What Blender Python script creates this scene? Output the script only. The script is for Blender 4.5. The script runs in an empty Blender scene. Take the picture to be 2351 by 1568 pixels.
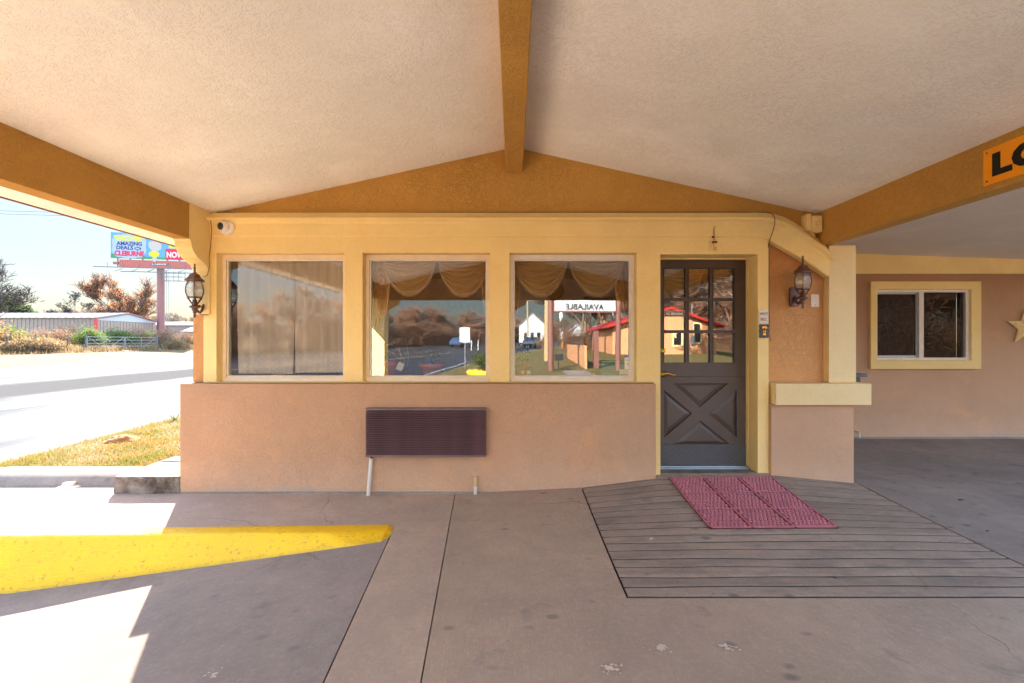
import bpy, bmesh, math, random
from mathutils import Vector, Matrix
from mathutils.geometry import tessellate_polygon
R = random.Random(7)
S = bpy.context.scene
COL = S.collection
rad = math.radians

# ------------------------------------------------------------------ camera, sky, sun, exposure
CX, CY, F, H = 1178.0, 784.0, 1080.0, 1.44
cam_d = bpy.data.cameras.new('camera'); cam = bpy.data.objects.new('camera', cam_d); COL.objects.link(cam)
cam.location = (0, 0, H); cam.rotation_euler = (rad(90), 0, 0)
cam_d.sensor_width = 36; cam_d.lens = F/2351*36; cam_d.shift_x = -2.5/2351
cam_d.clip_start = 0.05; cam_d.clip_end = 3000
S.camera = cam
SUN_ELEV = 28.8; SUN_AZ = math.atan2(.56, 1.0)         # sun stands behind the building, to the left
W = bpy.data.worlds.new('World'); S.world = W; W.use_nodes = True
wn = W.node_tree; bg = wn.nodes['Background']
sky = wn.nodes.new('ShaderNodeTexSky'); sky.sky_type = 'NISHITA'; sky.sun_disc = False
sky.sun_elevation = rad(SUN_ELEV); sky.sun_rotation = -SUN_AZ
sky.air_density = 1.0; sky.dust_density = 0.35; sky.ozone_density = 1.2
wn.links.new(sky.outputs[0], bg.inputs[0]); bg.inputs[1].default_value = 0.07
sl = bpy.data.lights.new('sun', 'SUN'); sl.energy = 2.0; sl.angle = rad(0.5); sl.color = (1.0, 0.95, 0.87)
sun = bpy.data.objects.new('sun', sl); COL.objects.link(sun)
sun.rotation_euler = Vector((.89, -1.59, -1.0)).to_track_quat('-Z', 'Y').to_euler()
S.view_settings.view_transform = 'Standard'; S.view_settings.look = 'None'
S.view_settings.exposure = 4.85; S.view_settings.gamma = 1; S.view_settings.use_curve_mapping = False
S.render.engine = 'CYCLES'
S.cycles.max_bounces = 10; S.cycles.diffuse_bounces = 6; S.cycles.glossy_bounces = 4
S.cycles.transparent_max_bounces = 24; S.cycles.transmission_bounces = 6
S.cycles.caustics_reflective = False; S.cycles.caustics_refractive = False
S.cycles.sample_clamp_indirect = 8
S.cycles.sample_clamp_direct = 0.0365
S.cycles.use_denoising = True

# ------------------------------------------------------------------ helpers
def P(u, v, y):                       # photograph position (2351 px wide) at depth y -> place
    return Vector(((u-CX)*y/F, y, H-(v-CY)*y/F))
def lin(c):
    return tuple(((x/255)/12.92 if x/255 <= .04045 else (((x/255)+.055)/1.055)**2.4) for x in c)

class MB:
    def __init__(s): s.v = []; s.f = []; s.m = []; s.sm = []
    def add(s, vs, fs, mi=0, smooth=False):
        o = len(s.v); s.v += [tuple(p) for p in vs]
        for f in fs: s.f.append(tuple(i+o for i in f)); s.m.append(mi); s.sm.append(smooth)
        return s
    def box(s, x0, x1, y0, y1, z0, z1, mi=0):
        v = [(x0,y0,z0),(x1,y0,z0),(x1,y1,z0),(x0,y1,z0),(x0,y0,z1),(x1,y0,z1),(x1,y1,z1),(x0,y1,z1)]
        return s.add(v, [(0,3,2,1),(4,5,6,7),(0,1,5,4),(1,2,6,5),(2,3,7,6),(3,0,4,7)], mi)
    def obox(s, c, ax, ay, az, mi=0):      # oriented box: centre and three half-axis vectors
        c, ax, ay, az = map(Vector, (c, ax, ay, az)); v = []
        for k in (-1, 1):
            for i, j in ((-1,-1),(1,-1),(1,1),(-1,1)): v.append(c+ax*i+ay*j+az*k)
        return s.add(v, [(0,3,2,1),(4,5,6,7),(0,1,5,4),(1,2,6,5),(2,3,7,6),(3,0,4,7)], mi)
    def bar(s, a, b, w, h=None, mi=0):
        a, b = Vector(a), Vector(b); d = b-a; L = d.length
        if L < 1e-6: return s
        d /= L; up = Vector((0,0,1)) if abs(d.z) < .95 else Vector((0,1,0))
        x = d.cross(up).normalized(); y = x.cross(d).normalized()
        return s.obox((a+b)/2, x*w/2, y*(h or w)/2, d*L/2, mi)
    def tube(s, pts, rs, n=8, mi=0, cap=True, smooth=True):
        pts = [Vector(p) for p in pts]
        if not hasattr(rs, '__len__'): rs = [rs]*len(pts)
        o = []; prev = None
        for i, p in enumerate(pts):
            d = (pts[min(i+1, len(pts)-1)]-pts[max(i-1, 0)])
            d = d.normalized() if d.length > 1e-9 else Vector((0,0,1))
            if prev is None:
                up = Vector((0,0,1)) if abs(d.z) < .9 else Vector((1,0,0)); x = d.cross(up).normalized()
            else:
                x = (prev-d*prev.dot(d)); x = x.normalized() if x.length > 1e-6 else d.orthogonal().normalized()
            prev = x; y = d.cross(x)
            for k in range(n):
                a = 2*math.pi*k/n; o.append(p+(x*math.cos(a)+y*math.sin(a))*rs[i])
        f = []
        for i in range(len(pts)-1):
            for k in range(n):
                f.append((i*n+k, i*n+(k+1)%n, (i+1)*n+(k+1)%n, (i+1)*n+k))
        s.add(o, f, mi, smooth)
        if cap:
            L = len(pts)-1
            s.add(o[:n], [tuple(range(n-1, -1, -1))], mi); s.add(o[L*n:], [tuple(range(n))], mi)
        return s
    def lathe(s, prof, c=(0,0,0), n=16, mi=0, smooth=True, axis='z', rot=0):
        o = []; f = []; c = Vector(c)
        for r, z in prof:
            for k in range(n):
                a = 2*math.pi*k/n+rot
                q = (r*math.cos(a), r*math.sin(a), z)
                if axis == 'y': q = (r*math.cos(a), -z, r*math.sin(a))
                o.append(c+Vector(q))
        for i in range(len(prof)-1):
            for k in range(n): f.append((i*n+k, i*n+(k+1)%n, (i+1)*n+(k+1)%n, (i+1)*n+k))
        f.append(tuple(range(n-1, -1, -1))); f.append(tuple(len(o)-n+k for k in range(n)))
        return s.add(o, f, mi, smooth)
    def prism(s, loops, a0, a1, axis='y', mi=0):   # loops of (p,q); extruded along axis from a0 to a1
        def pt(p, a):
            if axis == 'y': return (p[0], a, p[1])
            if axis == 'x': return (a, p[0], p[1])
            return (p[0], p[1], a)
        flat = [p for l in loops for p in l]; n = len(flat)
        tris = tessellate_polygon([[Vector((p[0], p[1], 0)) for p in l] for l in loops])
        v = [pt(p, a0) for p in flat]+[pt(p, a1) for p in flat]
        f = [tuple(t) for t in tris]+[tuple(i+n for i in reversed(t)) for t in tris]
        o = 0
        for l in loops:
            k = len(l)
            for i in range(k): f.append((o+i, o+(i+1)%k, o+(i+1)%k+n, o+i+n))
            o += k
        return s.add(v, f, mi)
    def build(s, name, mats, parent=None, bevel=0, seg=2, normals=True, **props):
        me = bpy.data.meshes.new(name)
        me.from_pydata(s.v, [], s.f)
        if not isinstance(mats, (list, tuple)): mats = [mats]
        for m in mats: me.materials.append(m)
        me.polygons.foreach_set('material_index', s.m)
        me.polygons.foreach_set('use_smooth', s.sm)
        if normals and len(s.f) < 20000:
            b = bmesh.new(); b.from_mesh(me)
            if bevel: bmesh.ops.remove_doubles(b, verts=b.verts, dist=1e-5)
            bmesh.ops.recalc_face_normals(b, faces=b.faces); b.to_mesh(me); b.free()
        me.update()
        o = bpy.data.objects.new(name, me); COL.objects.link(o)
        if parent is not None: o.parent = parent
        if bevel:
            md = o.modifiers.new('edge', 'BEVEL'); md.width = bevel; md.segments = seg; md.limit_method = 'ANGLE'; md.angle_limit = rad(40)
        for k, w in props.items(): o[k] = w
        return o

def thing(name, label, cat, loc=(0,0,0), rz=0, group=None):
    o = bpy.data.objects.new(name, None); COL.objects.link(o); o.empty_display_size = .1
    o.location = loc; o.rotation_euler = (0, 0, rz); o['label'] = label; o['category'] = cat
    if group: o['group'] = group
    return o
def tag(o, label, cat, group=None):
    o['label'] = label; o['category'] = cat
    if group: o['group'] = group
    return o
def share(o, name, parent, loc):          # a copy of one mesh object, same mesh data
    c = o.copy(); c.name = name; COL.objects.link(c); c.parent = parent; c.location = loc; return c
def copy_tree(o, parent=None):
    c = o.copy(); COL.objects.link(c); c.parent = parent
    for ch in [k for k in o.children]: copy_tree(ch, c)
    return c
def rect(x0, x1, z0, z1): return [(x0,z0),(x1,z0),(x1,z1),(x0,z1)]
def interp(t, tab):
    if t <= tab[0][0]: return tab[0][1]
    for (a, b), (c, d) in zip(tab, tab[1:]):
        if t <= c: return b+(d-b)*(t-a)/(c-a)
    return tab[-1][1]

# ------------------------------------------------------------------ materials
class N:
    def __init__(s, name):
        s.m = bpy.data.materials.new(name); s.m.use_nodes = True; s.t = s.m.node_tree
        s.b = s.t.nodes['Principled BSDF']; s.tc = s.t.nodes.new('ShaderNodeTexCoord'); s.co = s.tc.outputs['Object']
    def n(s, t, **k):
        q = s.t.nodes.new(t)
        for a, b in k.items(): setattr(q, a, b)
        return q
    def l(s, a, b): s.t.links.new(a, b)
    def mapped(s, sc=(1,1,1), rot=(0,0,0)):
        q = s.n('ShaderNodeMapping'); q.inputs['Scale'].default_value = sc; q.inputs['Rotation'].default_value = rot
        s.l(s.co, q.inputs[0]); return q.outputs[0]
    def noise(s, sc, det=4, rough=.55, dist=0, vec=None):
        q = s.n('ShaderNodeTexNoise'); q.inputs['Scale'].default_value = sc; q.inputs['Detail'].default_value = det
        q.inputs['Roughness'].default_value = rough; q.inputs['Distortion'].default_value = dist
        s.l(vec if vec is not None else s.co, q.inputs['Vector']); return q.outputs['Fac']
    def voro(s, sc, vec=None, feat='F1', rnd=1):
        q = s.n('ShaderNodeTexVoronoi', feature=feat); q.inputs['Scale'].default_value = sc; q.inputs['Randomness'].default_value = rnd
        s.l(vec if vec is not None else s.co, q.inputs['Vector']); return q.outputs['Distance']
    def ramp(s, f, a, b, ca=0., cb=1.):
        q = s.n('ShaderNodeMapRange'); q.clamp = True
        for i, w in enumerate((a, b, ca, cb)): q.inputs[i+1].default_value = w
        s.l(f, q.inputs[0]); return q.outputs[0]
    def math(s, op, a, b=None):
        q = s.n('ShaderNodeMath', operation=op)
        for i, w in enumerate((a, b)):
            if w is None: continue
            if isinstance(w, (int, float)): q.inputs[i].default_value = w
            else: s.l(w, q.inputs[i])
        return q.outputs[0]
    def mix(s, f, a, b, mode='MIX'):
        q = s.n('ShaderNodeMix', data_type='RGBA', blend_type=mode)
        if isinstance(f, (int, float)): q.inputs[0].default_value = f
        else: s.l(f, q.inputs[0])
        for i, w in ((6, a), (7, b)):
            if isinstance(w, tuple): q.inputs[i].default_value = (*w[:3], 1)
            else: s.l(w, q.inputs[i])
        return q.outputs[2]
    def sep(s, which):
        q = s.n('ShaderNodeSeparateXYZ'); s.l(s.co, q.inputs[0]); return q.outputs[which]
    def bump(s, h, strength=.5, dist=.01, prev=None):
        q = s.n('ShaderNodeBump'); q.inputs['Strength'].default_value = strength; q.inputs['Distance'].default_value = dist
        s.l(h, q.inputs['Height'])
        if prev is not None: s.l(prev, q.inputs['Normal'])
        return q.outputs[0]
    def fin(s, col=None, rough=.8, normal=None, spec=.3, metal=0):
        if col is not None:
            if isinstance(col, tuple): s.b.inputs['Base Color'].default_value = (*col[:3], 1)
            else: s.l(col, s.b.inputs['Base Color'])
        if isinstance(rough, (int, float)): s.b.inputs['Roughness'].default_value = rough
        else: s.l(rough, s.b.inputs['Roughness'])
        s.b.inputs['Specular IOR Level'].default_value = spec; s.b.inputs['Metallic'].default_value = metal
        if normal is not None: s.l(normal, s.b.inputs['Normal'])
        return s.m

def plain(name, c, rough=.6, spec=.4, metal=0, var=.12, sc=14, bumps=.15, bsc=60):
    n = N(name); c = lin(c)
    dark = tuple(x*(1-var) for x in c); lt = tuple(min(1, x*(1+var)) for x in c)
    col = n.mix(n.ramp(n.noise(sc, 5), .3, .7), dark, lt)
    return n.fin(col, rough, n.bump(n.noise(bsc, 3), bumps, .002) if bumps else None, spec, metal)

def stucco(name, c, worm=70, strength=.55, var=.1, rot=0, blotch=None, specks=.0):
    n = N(name); c = lin(c)
    wv = n.noise(5, 2)
    v = n.mapped((1, 1, 1))
    warp = n.n('ShaderNodeVectorMath', operation='ADD')
    nt = n.n('ShaderNodeTexNoise'); nt.inputs['Scale'].default_value = 7; n.l(n.co, nt.inputs['Vector'])
    scl = n.n('ShaderNodeVectorMath', operation='SCALE'); scl.inputs['Scale'].default_value = .12; n.l(nt.outputs['Color'], scl.inputs[0])
    n.l(v, warp.inputs[0]); n.l(scl.outputs[0], warp.inputs[1])
    w1 = n.noise(worm, 2, .5, 1.4, warp.outputs[0])
    ridge = n.math('MULTIPLY', n.ramp(w1, .50, .60), n.ramp(n.noise(2.1, 4, .6), .3, .65, .25, 1.))
    fine = n.noise(150, 4, .7)
    h = n.math('ADD', ridge, n.math('MULTIPLY', fine, .55))
    bp = n.bump(h, strength, .006)
    bp = n.bump(n.noise(1.6, 3), .25, .03, bp)
    dark = tuple(x*(1-var) for x in c); lt = tuple(min(1, x*(1+var*.6)) for x in c)
    col = n.mix(n.ramp(n.noise(1.1, 7, .65, .3), .38, .64), dark, lt); col = n.mix(n.math('MULTIPLY', n.ramp(n.noise(.45, 4, .6), .45, .65), .5), col, tuple(x*(1-var) for x in (c[0], c[1]*.97, c[2]*.92)))
    col = n.mix(n.math('MULTIPLY', ridge, .22), col, tuple(x*.62 for x in c)); col = n.mix(n.math('MULTIPLY', n.ramp(fine, .48, .66), .14), col, tuple(x*.6 for x in c))
    if blotch:
        col = n.mix(n.math('MULTIPLY', n.ramp(n.noise(2.3, 5, .65, .6), .56, .74), .5), col, lin(blotch))
    sp = n.ramp(n.voro(9), .0, .045, 1., 0.)
    sp = n.math('MULTIPLY', sp, n.ramp(n.noise(3.1, 2), .52, .62))
    col = n.mix(n.math('MULTIPLY', sp, .8), col, lin((70, 50, 35)))
    return n, col, bp, c

def concrete(name, c, sweep=0., stains=1., rot=0., streak=1., vary=0):
    n = N(name); c = lin(c)
    big = n.noise(.9, 6, .62, .4); mid = n.noise(6, 6, .6)
    col = n.mix(n.ramp(big, .36, .64), tuple(x*.74 for x in c), tuple(min(1, x*1.18) for x in c))
    col = n.mix(n.math('MULTIPLY', n.ramp(mid, .4, .7), .4), col, tuple(x*.66 for x in (c[0]*1.05, c[1], c[2])))
    grain = n.noise(320, 2, .7)
    col = n.mix(n.math('MULTIPLY', n.ramp(grain, .45, .65), .6), col, tuple(x*.6 for x in c))
    gr2 = n.noise(80, 4, .75); gr3 = n.noise(30, 5, .7)
    col = n.mix(n.math('MULTIPLY', n.ramp(gr2, .46, .62), .34), col, tuple(x*.55 for x in c))
    col = n.mix(n.math('MULTIPLY', n.ramp(gr3, .5, .68), .22), col, tuple(min(1, x*1.5) for x in c))
    if stains:
        s1 = n.ramp(n.noise(3.2, 4, .6, .5), .62, .72)
        col = n.mix(n.math('MULTIPLY', s1, .5*stains), col, lin((72, 64, 66)))
        v1 = n.voro(4.2, n.mapped((1, 1.5, 1)))
        rr = n.math('ADD', v1, n.math('MULTIPLY', n.noise(9, 5, .7), .22))
        s2 = n.ramp(rr, .19, .29, 1., 0.)
        col = n.mix(n.math('MULTIPLY', n.math('MULTIPLY', s2, n.ramp(n.noise(1.1, 3), .42, .56)), .75*stains), col, lin((74, 62, 58)))
        v2 = n.voro(17); s3 = n.ramp(v2, .05, .11, 1., 0.)
        s3 = n.math('MULTIPLY', s3, n.ramp(n.noise(1.7, 2), .5, .6))
        col = n.mix(n.math('MULTIPLY', s3, .6*stains), col, lin((60, 52, 50)))
    wq = n.n('ShaderNodeVectorMath', operation='ADD'); nz_ = n.n('ShaderNodeTexNoise'); nz_.inputs['Scale'].default_value = 2.5; nz_.inputs['Detail'].default_value = 6; n.l(n.co, nz_.inputs['Vector'])
    sc_ = n.n('ShaderNodeVectorMath', operation='SCALE'); sc_.inputs['Scale'].default_value = .35; n.l(nz_.outputs['Color'], sc_.inputs[0]); n.l(n.co, wq.inputs[0]); n.l(sc_.outputs[0], wq.inputs[1])
    ck = n.ramp(n.voro(.42, wq.outputs[0], 'DISTANCE_TO_EDGE'), .0006, .0022, 1., 0.)
    ck = n.math('MULTIPLY', ck, n.ramp(n.noise(.7, 2), .5, .56))
    col = n.mix(n.math('MULTIPLY', ck, .6), col, lin((66, 54, 50)))
    # broom marks
    if vary:
        oi = n.n('ShaderNodeObjectInfo'); col = n.mix(n.ramp(oi.outputs['Random'], 0, 1, 0, vary), col, lin((84, 70, 62)))
        mo = n.noise(1, 5, .7, .3, n.mapped((2.2, 9, 1))); col = n.mix(n.math('MULTIPLY', n.ramp(mo, .46, .64), .42), col, lin((80, 68, 62)))
    br = n.noise(1, 4, .7, .0, n.mapped((6, 190, 1) if sweep else (190, 6, 1), (0, 0, rot)))
    col = n.mix(n.math('MULTIPLY', n.ramp(br, .48, .66), .42*streak), col, tuple(x*.66 for x in c))
    h = n.math('ADD', n.math('MULTIPLY', br, .8*streak), n.math('MULTIPLY', grain, .7))
    bp = n.bump(h, .7, .004); bp = n.bump(n.noise(2.4, 4), .3, .015, bp)
    return n.fin(col, n.ramp(mid, .3, .7, .75, .95), bp, .08)

M = {}
n, col, bp, c = stucco('ceiling_stucco', (251, 246, 236), 46, .5, .09); M['ceiling'] = n.fin(col, .9, bp, .2)
n, col, bp, c = stucco('soffit_stucco', (240, 230, 216), 62, .5, .07); M['soffit'] = n.fin(col, .9, bp, .2)
n, col, bp, c = stucco('yellow_stucco', (247, 217, 148), 90, .4, .07, blotch=(238, 200, 128)); M['yellow'] = n.fin(col, .85, bp, .25)
n, col, bp, c = stucco('pale_yellow_stucco', (232, 204, 150), 90, .32, .07); M['pale_yellow'] = n.fin(col, .85, bp, .25)
n, col, bp, c = stucco('brown_stucco', (200, 150, 74), 58, .8, .1); M['brown'] = n.fin(col, .85, bp, .25)
n, col, bp, c = stucco('tan_stucco', (172, 130, 98), 80, .5, .1, blotch=(196, 138, 92))
z = n.sep(2)
edge = n.math('ADD', z, n.math('MULTIPLY', n.noise(5, 6, .7), .14))
eff = n.ramp(edge, .10, .155, 1., 0.)
col = n.mix(n.math('MULTIPLY', eff, n.ramp(n.noise(3.3, 3), .48, .6)), col, lin((140, 126, 116)))
scuff = n.math('MULTIPLY', n.ramp(n.noise(9, 6, .7, 1.), .62, .72), n.ramp(z, .1, .55, .55, 0.))
col = n.mix(scuff, col, lin((186, 160, 140)))
dr = n.ramp(n.noise(1, 4, .7, .2, n.mapped((26, 1, .8))), .60, .70)
col = n.mix(n.math('MULTIPLY', dr, n.math('MULTIPLY', n.ramp(z, .9, 1.05), .25)), col, lin((120, 84, 58)))
low2 = n.math('MULTIPLY', n.ramp(n.math('ADD', z, n.math('MULTIPLY', n.noise(4, 5, .7), .5)), .3, .62, .45, 0.), n.ramp(n.noise(40, 4, .7), .4, .6, .5, 1.))
col = n.mix(low2, col, lin((196, 158, 128)))
M['tan'] = n.fin(col, .88, bp, .2)
n, col, bp, c = stucco('warm_lit_tan_stucco', (196, 138, 84), 66, .75, .1); M['tan_warm_lit'] = n.fin(col, .88, bp, .2)  # same tan paint as below, with warm bounce light put into the colour
M['concrete'] = concrete('pavement_concrete', (166, 139, 116), 0, .8)
M['concrete_walk'] = concrete('sidewalk_concrete', (176, 150, 128), 0, .35, .5, .5)
M['concrete_drive'] = concrete('driveway_concrete', (142, 122, 108), 1, .5, -.18)
M['concrete_right'] = concrete('side_pavement_concrete', (136, 116, 101), 0, 1.0)
M['ramp'] = concrete('ramp_concrete', (158, 132, 111), 1, .9, 0, .9, .35)
M['curb_stone'] = concrete('old_kerb_concrete', (136, 120, 106), 0, .5)
n = N('weathered_stone'); a = n.ramp(n.noise(5, 7, .7, .0), .40, .62)
col = n.mix(a, lin((126, 112, 100)), lin((66, 54, 44))); col = n.mix(n.math('MULTIPLY', n.ramp(n.noise(60, 5, .8), .5, .7), .6), col, lin((110, 82, 66)))
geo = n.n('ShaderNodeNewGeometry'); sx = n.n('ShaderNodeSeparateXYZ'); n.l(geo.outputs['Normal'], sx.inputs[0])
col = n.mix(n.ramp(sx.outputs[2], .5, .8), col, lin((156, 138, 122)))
M['stone'] = n.fin(col, .9, n.bump(n.noise(26, 7, .7), .8, .02), .2)
# yellow kerb paint
n = N('yellow_kerb_paint'); c = lin((246, 192, 0))
col = n.mix(n.ramp(n.noise(3, 6, .6), .35, .7), tuple(x*.86 for x in c), c)
z = n.sep(2); x = n.sep(0)
chip = n.ramp(n.noise(26, 7, .78), .57, .61)
low = n.math('ADD', z, n.math('MULTIPLY', x, -.122)); low = n.ramp(n.math('ADD', n.math('SUBTRACT', low, .11), n.math('MULTIPLY', n.noise(22, 6, .8), .07)), .035, .06, 1., 0.)
geo = n.n('ShaderNodeNewGeometry'); sx = n.n('ShaderNodeSeparateXYZ'); n.l(geo.outputs['Normal'], sx.inputs[0])
worn_sunlit = n.math('MULTIPLY', n.ramp(sx.outputs[2], .7, .9), n.ramp(n.math('ADD', x, n.math('MULTIPLY', n.noise(18, 6, .8), .7)), -2.5, -2.35, 1., 0.))  # worn paint on the top, plus its sunlit white put into the colour
col = n.mix(n.math('MULTIPLY', worn_sunlit, .72), col, lin((236, 226, 196)))
col = n.mix(n.math('MULTIPLY', chip, .6), col, lin((150, 108, 30))); col = n.mix(n.math('MULTIPLY', low, .35), col, lin((112, 88, 50)))
col = n.mix(n.math('MULTIPLY', n.ramp(n.noise(2.2, 7, .7), .5, .7), .25), col, lin((196, 150, 30)))
M['kerb_paint'] = n.fin(col, .5, n.bump(n.noise(60, 4, .6, .4, n.mapped((.5, .5, 3))), .8, .008), .4)
# asphalt
def asphalt(name):
    n = N(name)
    x = n.math('ADD', n.sep(0), n.math('MULTIPLY', n.noise(.5, 5, .7), 1.6))
    dull = n.math('MULTIPLY', n.ramp(x, -18.0, -17.0), n.ramp(x, -13.4, -12.6, 1., 0.))
    tracks = n.noise(1, 4, .65, .3, n.mapped((.9, .035, 1)))
    g = n.noise(60, 4, .75); pat = n.noise(1.2, 6, .7, .3, n.mapped((1, .3, 1)))
    col = n.mix(n.ramp(tracks, .36, .64), lin((34, 33, 34)), lin((54, 52, 50)))
    col = n.mix(n.math('MULTIPLY', n.ramp(g, .48, .66), .6), col, lin((70, 67, 64)))
    col = n.mix(n.math('MULTIPLY', n.ramp(pat, .5, .66), .6), col, lin((42, 41, 42)))
    col = n.mix(dull, col, n.mix(n.ramp(g, .4, .65), lin((50, 47, 45)), lin((84, 80, 76))))
    r = n.math('ADD', n.ramp(n.math('ADD', tracks, n.math('MULTIPLY', pat, .5)), .6, .9, .42, .8), n.math('MULTIPLY', dull, .4))
    m = n.fin(col, r, n.bump(g, .6, .012), .2)
    n.l(n.math('MULTIPLY', n.math('SUBTRACT', 1, dull), n.ramp(tracks, .38, .6, .004, .03)), n.b.inputs['Specular IOR Level']); return m
M['asphalt'] = asphalt('road_asphalt')
M['white_line'] = plain('road_white_line', (140, 140, 136), .6, var=.15)
M['yellow_line'] = plain('road_yellow_line', (214, 168, 40), .6, var=.15)
def groundmat(name, ca, cb, cc, sc=1.2):
    n = N(name)
    col = n.mix(n.ramp(n.noise(sc, 6, .65), .38, .62), lin(ca), lin(cb))
    col = n.mix(n.math('MULTIPLY', n.ramp(n.noise(sc*7, 5, .7), .5, .68), .7), col, lin(cc))
    return n.fin(col, .95, n.bump(n.noise(30, 5, .7), .8, .04), .1)
M['verge'] = groundmat('dry_verge', (84, 62, 34), (98, 74, 42), (60, 46, 28), .5)
M['lawn'] = groundmat('winter_lawn', (92, 80, 42), (110, 95, 54), (62, 64, 30), .8)
M['mound'] = plain('red_soil', (150, 104, 64), .95, .1)
M['groove_dirt'] = plain('dirt_in_groove', (66, 54, 47), .95, .05)
M['dirt'] = plain('dark_dirt', (72, 62, 54), .95, .1)
def bladem(name, cols, sc=1.5):
    n = N(name); oi = n.n('ShaderNodeObjectInfo')
    f = n.noise(sc, 5, .7); g = n.noise(40, 2)
    col = n.mix(n.ramp(f, .42, .58), lin(cols[0]), lin(cols[1])); col = n.mix(n.ramp(g, .45, .62), col, lin(cols[2]))
    m = n.fin(col, .7, None, .15)
    tr = n.n('ShaderNodeBsdfTranslucent'); n.l(col, tr.inputs[0]); mx = n.n('ShaderNodeMixShader'); mx.inputs[0].default_value = .45
    out = n.t.nodes['Material Output']; n.l(n.b.outputs[0], mx.inputs[1]); n.l(tr.outputs[0], mx.inputs[2]); n.l(mx.outputs[0], out.inputs[0])
    return m
M['blade'] = bladem('grass_blades', [(116, 86, 44), (74, 80, 26), (124, 98, 56)])
M['dryblade'] = bladem('dry_grass_blades', [(130, 104, 70), (144, 120, 86), (100, 78, 52)])
M['leaf_orange'] = bladem('rust_oak_leaves', [(140, 84, 50), (112, 66, 42), (164, 112, 70)], .9)
M['leaf_green'] = bladem('green_leaves', [(64, 84, 36), (48, 64, 30), (104, 112, 52)], .9)
M['leaf_cedar'] = bladem('cedar_leaves', [(58, 72, 36), (42, 56, 30), (88, 96, 50)], .7)
M['leaf_brown'] = bladem('brown_dead_leaves', [(124, 92, 70), (96, 72, 56), (148, 116, 88)], .9)
M['leaf_yellow'] = bladem('yellow_leaves', [(140, 112, 56), (112, 98, 54), (88, 82, 46)], .9)
M['leaf_jade'] = bladem('jade_leaves', [(44, 84, 36), (58, 106, 44), (84, 128, 60)], 9)
M['bark'] = plain('grey_bark', (108, 92, 80), .9, .1, sc=4)
M['bark_warm'] = plain('warm_bark', (126, 92, 70), .9, .1, sc=4)
M['bark_dark'] = plain('dark_bark', (70, 62, 58), .9, .1, sc=4)
M['white'] = plain('white_vinyl', (226, 216, 204), .45, .4, var=.05, bumps=.05)
M['white_tint'] = plain('cream_vinyl', (232, 210, 176), .45, .4, var=.06, bumps=.05)
M['pvc'] = plain('white_pvc', (216, 214, 208), .35, .5, var=.03)
M['pvc_old'] = plain('stained_pvc', (196, 156, 104), .5, .4, var=.1)
M['black'] = plain('black_plastic', (28, 27, 27), .4, .5)
M['rubber_black'] = plain('dark_gap', (36, 32, 30), .9, .1)
M['bronze'] = plain('bronze_metal', (92, 60, 50), .42, .5, .25, var=.2, sc=30)
M['louvre'] = plain('maroon_metal', (92, 62, 60), .5, .45, 0, var=.3, sc=7)
n = N('door_paint'); c = lin((74, 58, 48))
wg = n.noise(1, 4, .6, .3, n.mapped((60, 1, 4)))
col = n.mix(n.ramp(n.noise(3, 5), .3, .7), tuple(v*.85 for v in c), tuple(v*1.1 for v in c))
M['door'] = n.fin(col, .5, n.bump(wg, .25, .002), .35)
M['kick'] = plain('black_rubber_tread', (66, 60, 58), .5, .4)
M['brass'] = plain('brass', (226, 178, 70), .22, .5, 1, var=.05)
M['mat'] = plain('red_rubber', (158, 86, 88), .62, .35, var=.16, sc=5)
n = N('mat_hole'); M['mat_dark'] = n.fin(lin((96, 46, 50)), .8, None, .1)
M['sign_orange'] = plain('orange_sign', (250, 158, 6), .4, .4, var=.03)
M['sign_black'] = plain('black_letter', (22, 18, 12), .5, .3, bumps=0)
M['sign_white'] = plain('white_sign', (224, 216, 204), .4, .4, var=.04)
M['ink_maroon'] = plain('maroon_letter', (104, 32, 34), .5, .3, bumps=0)
M['old_white'] = plain('weathered_white', (168, 168, 164), .6, .3)
M['letter_white'] = plain('white_letter', (240, 236, 228), .5, .3, bumps=0)
M['star'] = plain('cream_star', (222, 190, 132), .8, .2)
M['lavender'] = plain('interior_plaster', (182, 168, 176), .9, .1)
M['int_floor'] = plain('interior_floor', (140, 110, 84), .5, .3)
M['int_ceil'] = plain('interior_ceiling', (206, 198, 190), .9, .1)
M['wood'] = plain('brown_wood', (122, 82, 48), .5, .3, var=.2, sc=6)
M['terracotta'] = plain('terracotta', (190, 92, 62), .7, .2)
M['galv'] = plain('galvanised_tin', (150, 156, 156), .4, .5, .7)
M['teal'] = plain('teal_plastic', (30, 150, 156), .5, .4)
M['paper'] = plain('paper', (236, 232, 220), .7, .2, var=.02, bumps=0)
M['blue_print'] = plain('blue_print', (60, 120, 170), .6, .2, bumps=0)
M['wire'] = plain('brown_cable', (74, 40, 22), .6, .3, bumps=0)
M['dried'] = plain('dried_husk', (206, 148, 70), .8, .2)
M['berry'] = plain('dried_fruit', (128, 52, 24), .5, .4)
M['screw'] = plain('steel_screw', (120, 110, 90), .4, .5, .8, bumps=0)
M['tile'] = plain('grey_floor_tile', (96, 82, 74), .5, .35, var=.2, sc=6)
M['sheetmetal'] = plain('white_sheet_metal', (190, 196, 206), .4, .4, .2, var=.05)
M['tan_metal'] = plain('tan_sheet_metal', (122, 102, 90), .5, .4, .1, var=.05)
M['red_metal'] = plain('red_metal', (158, 36, 36), .5, .4)
M['roof_metal'] = plain('grey_roof_metal', (120, 112, 110), .4, .4, .3, var=.12, sc=1)
M['bb_red'] = plain('billboard_apron', (140, 70, 60), .6, .3, var=.06)
M['bb_steel'] = plain('billboard_steel', (104, 62, 58), .55, .4, .2)
M['dark_steel'] = plain('dark_steel', (66, 66, 68), .5, .4, .4)
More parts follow.
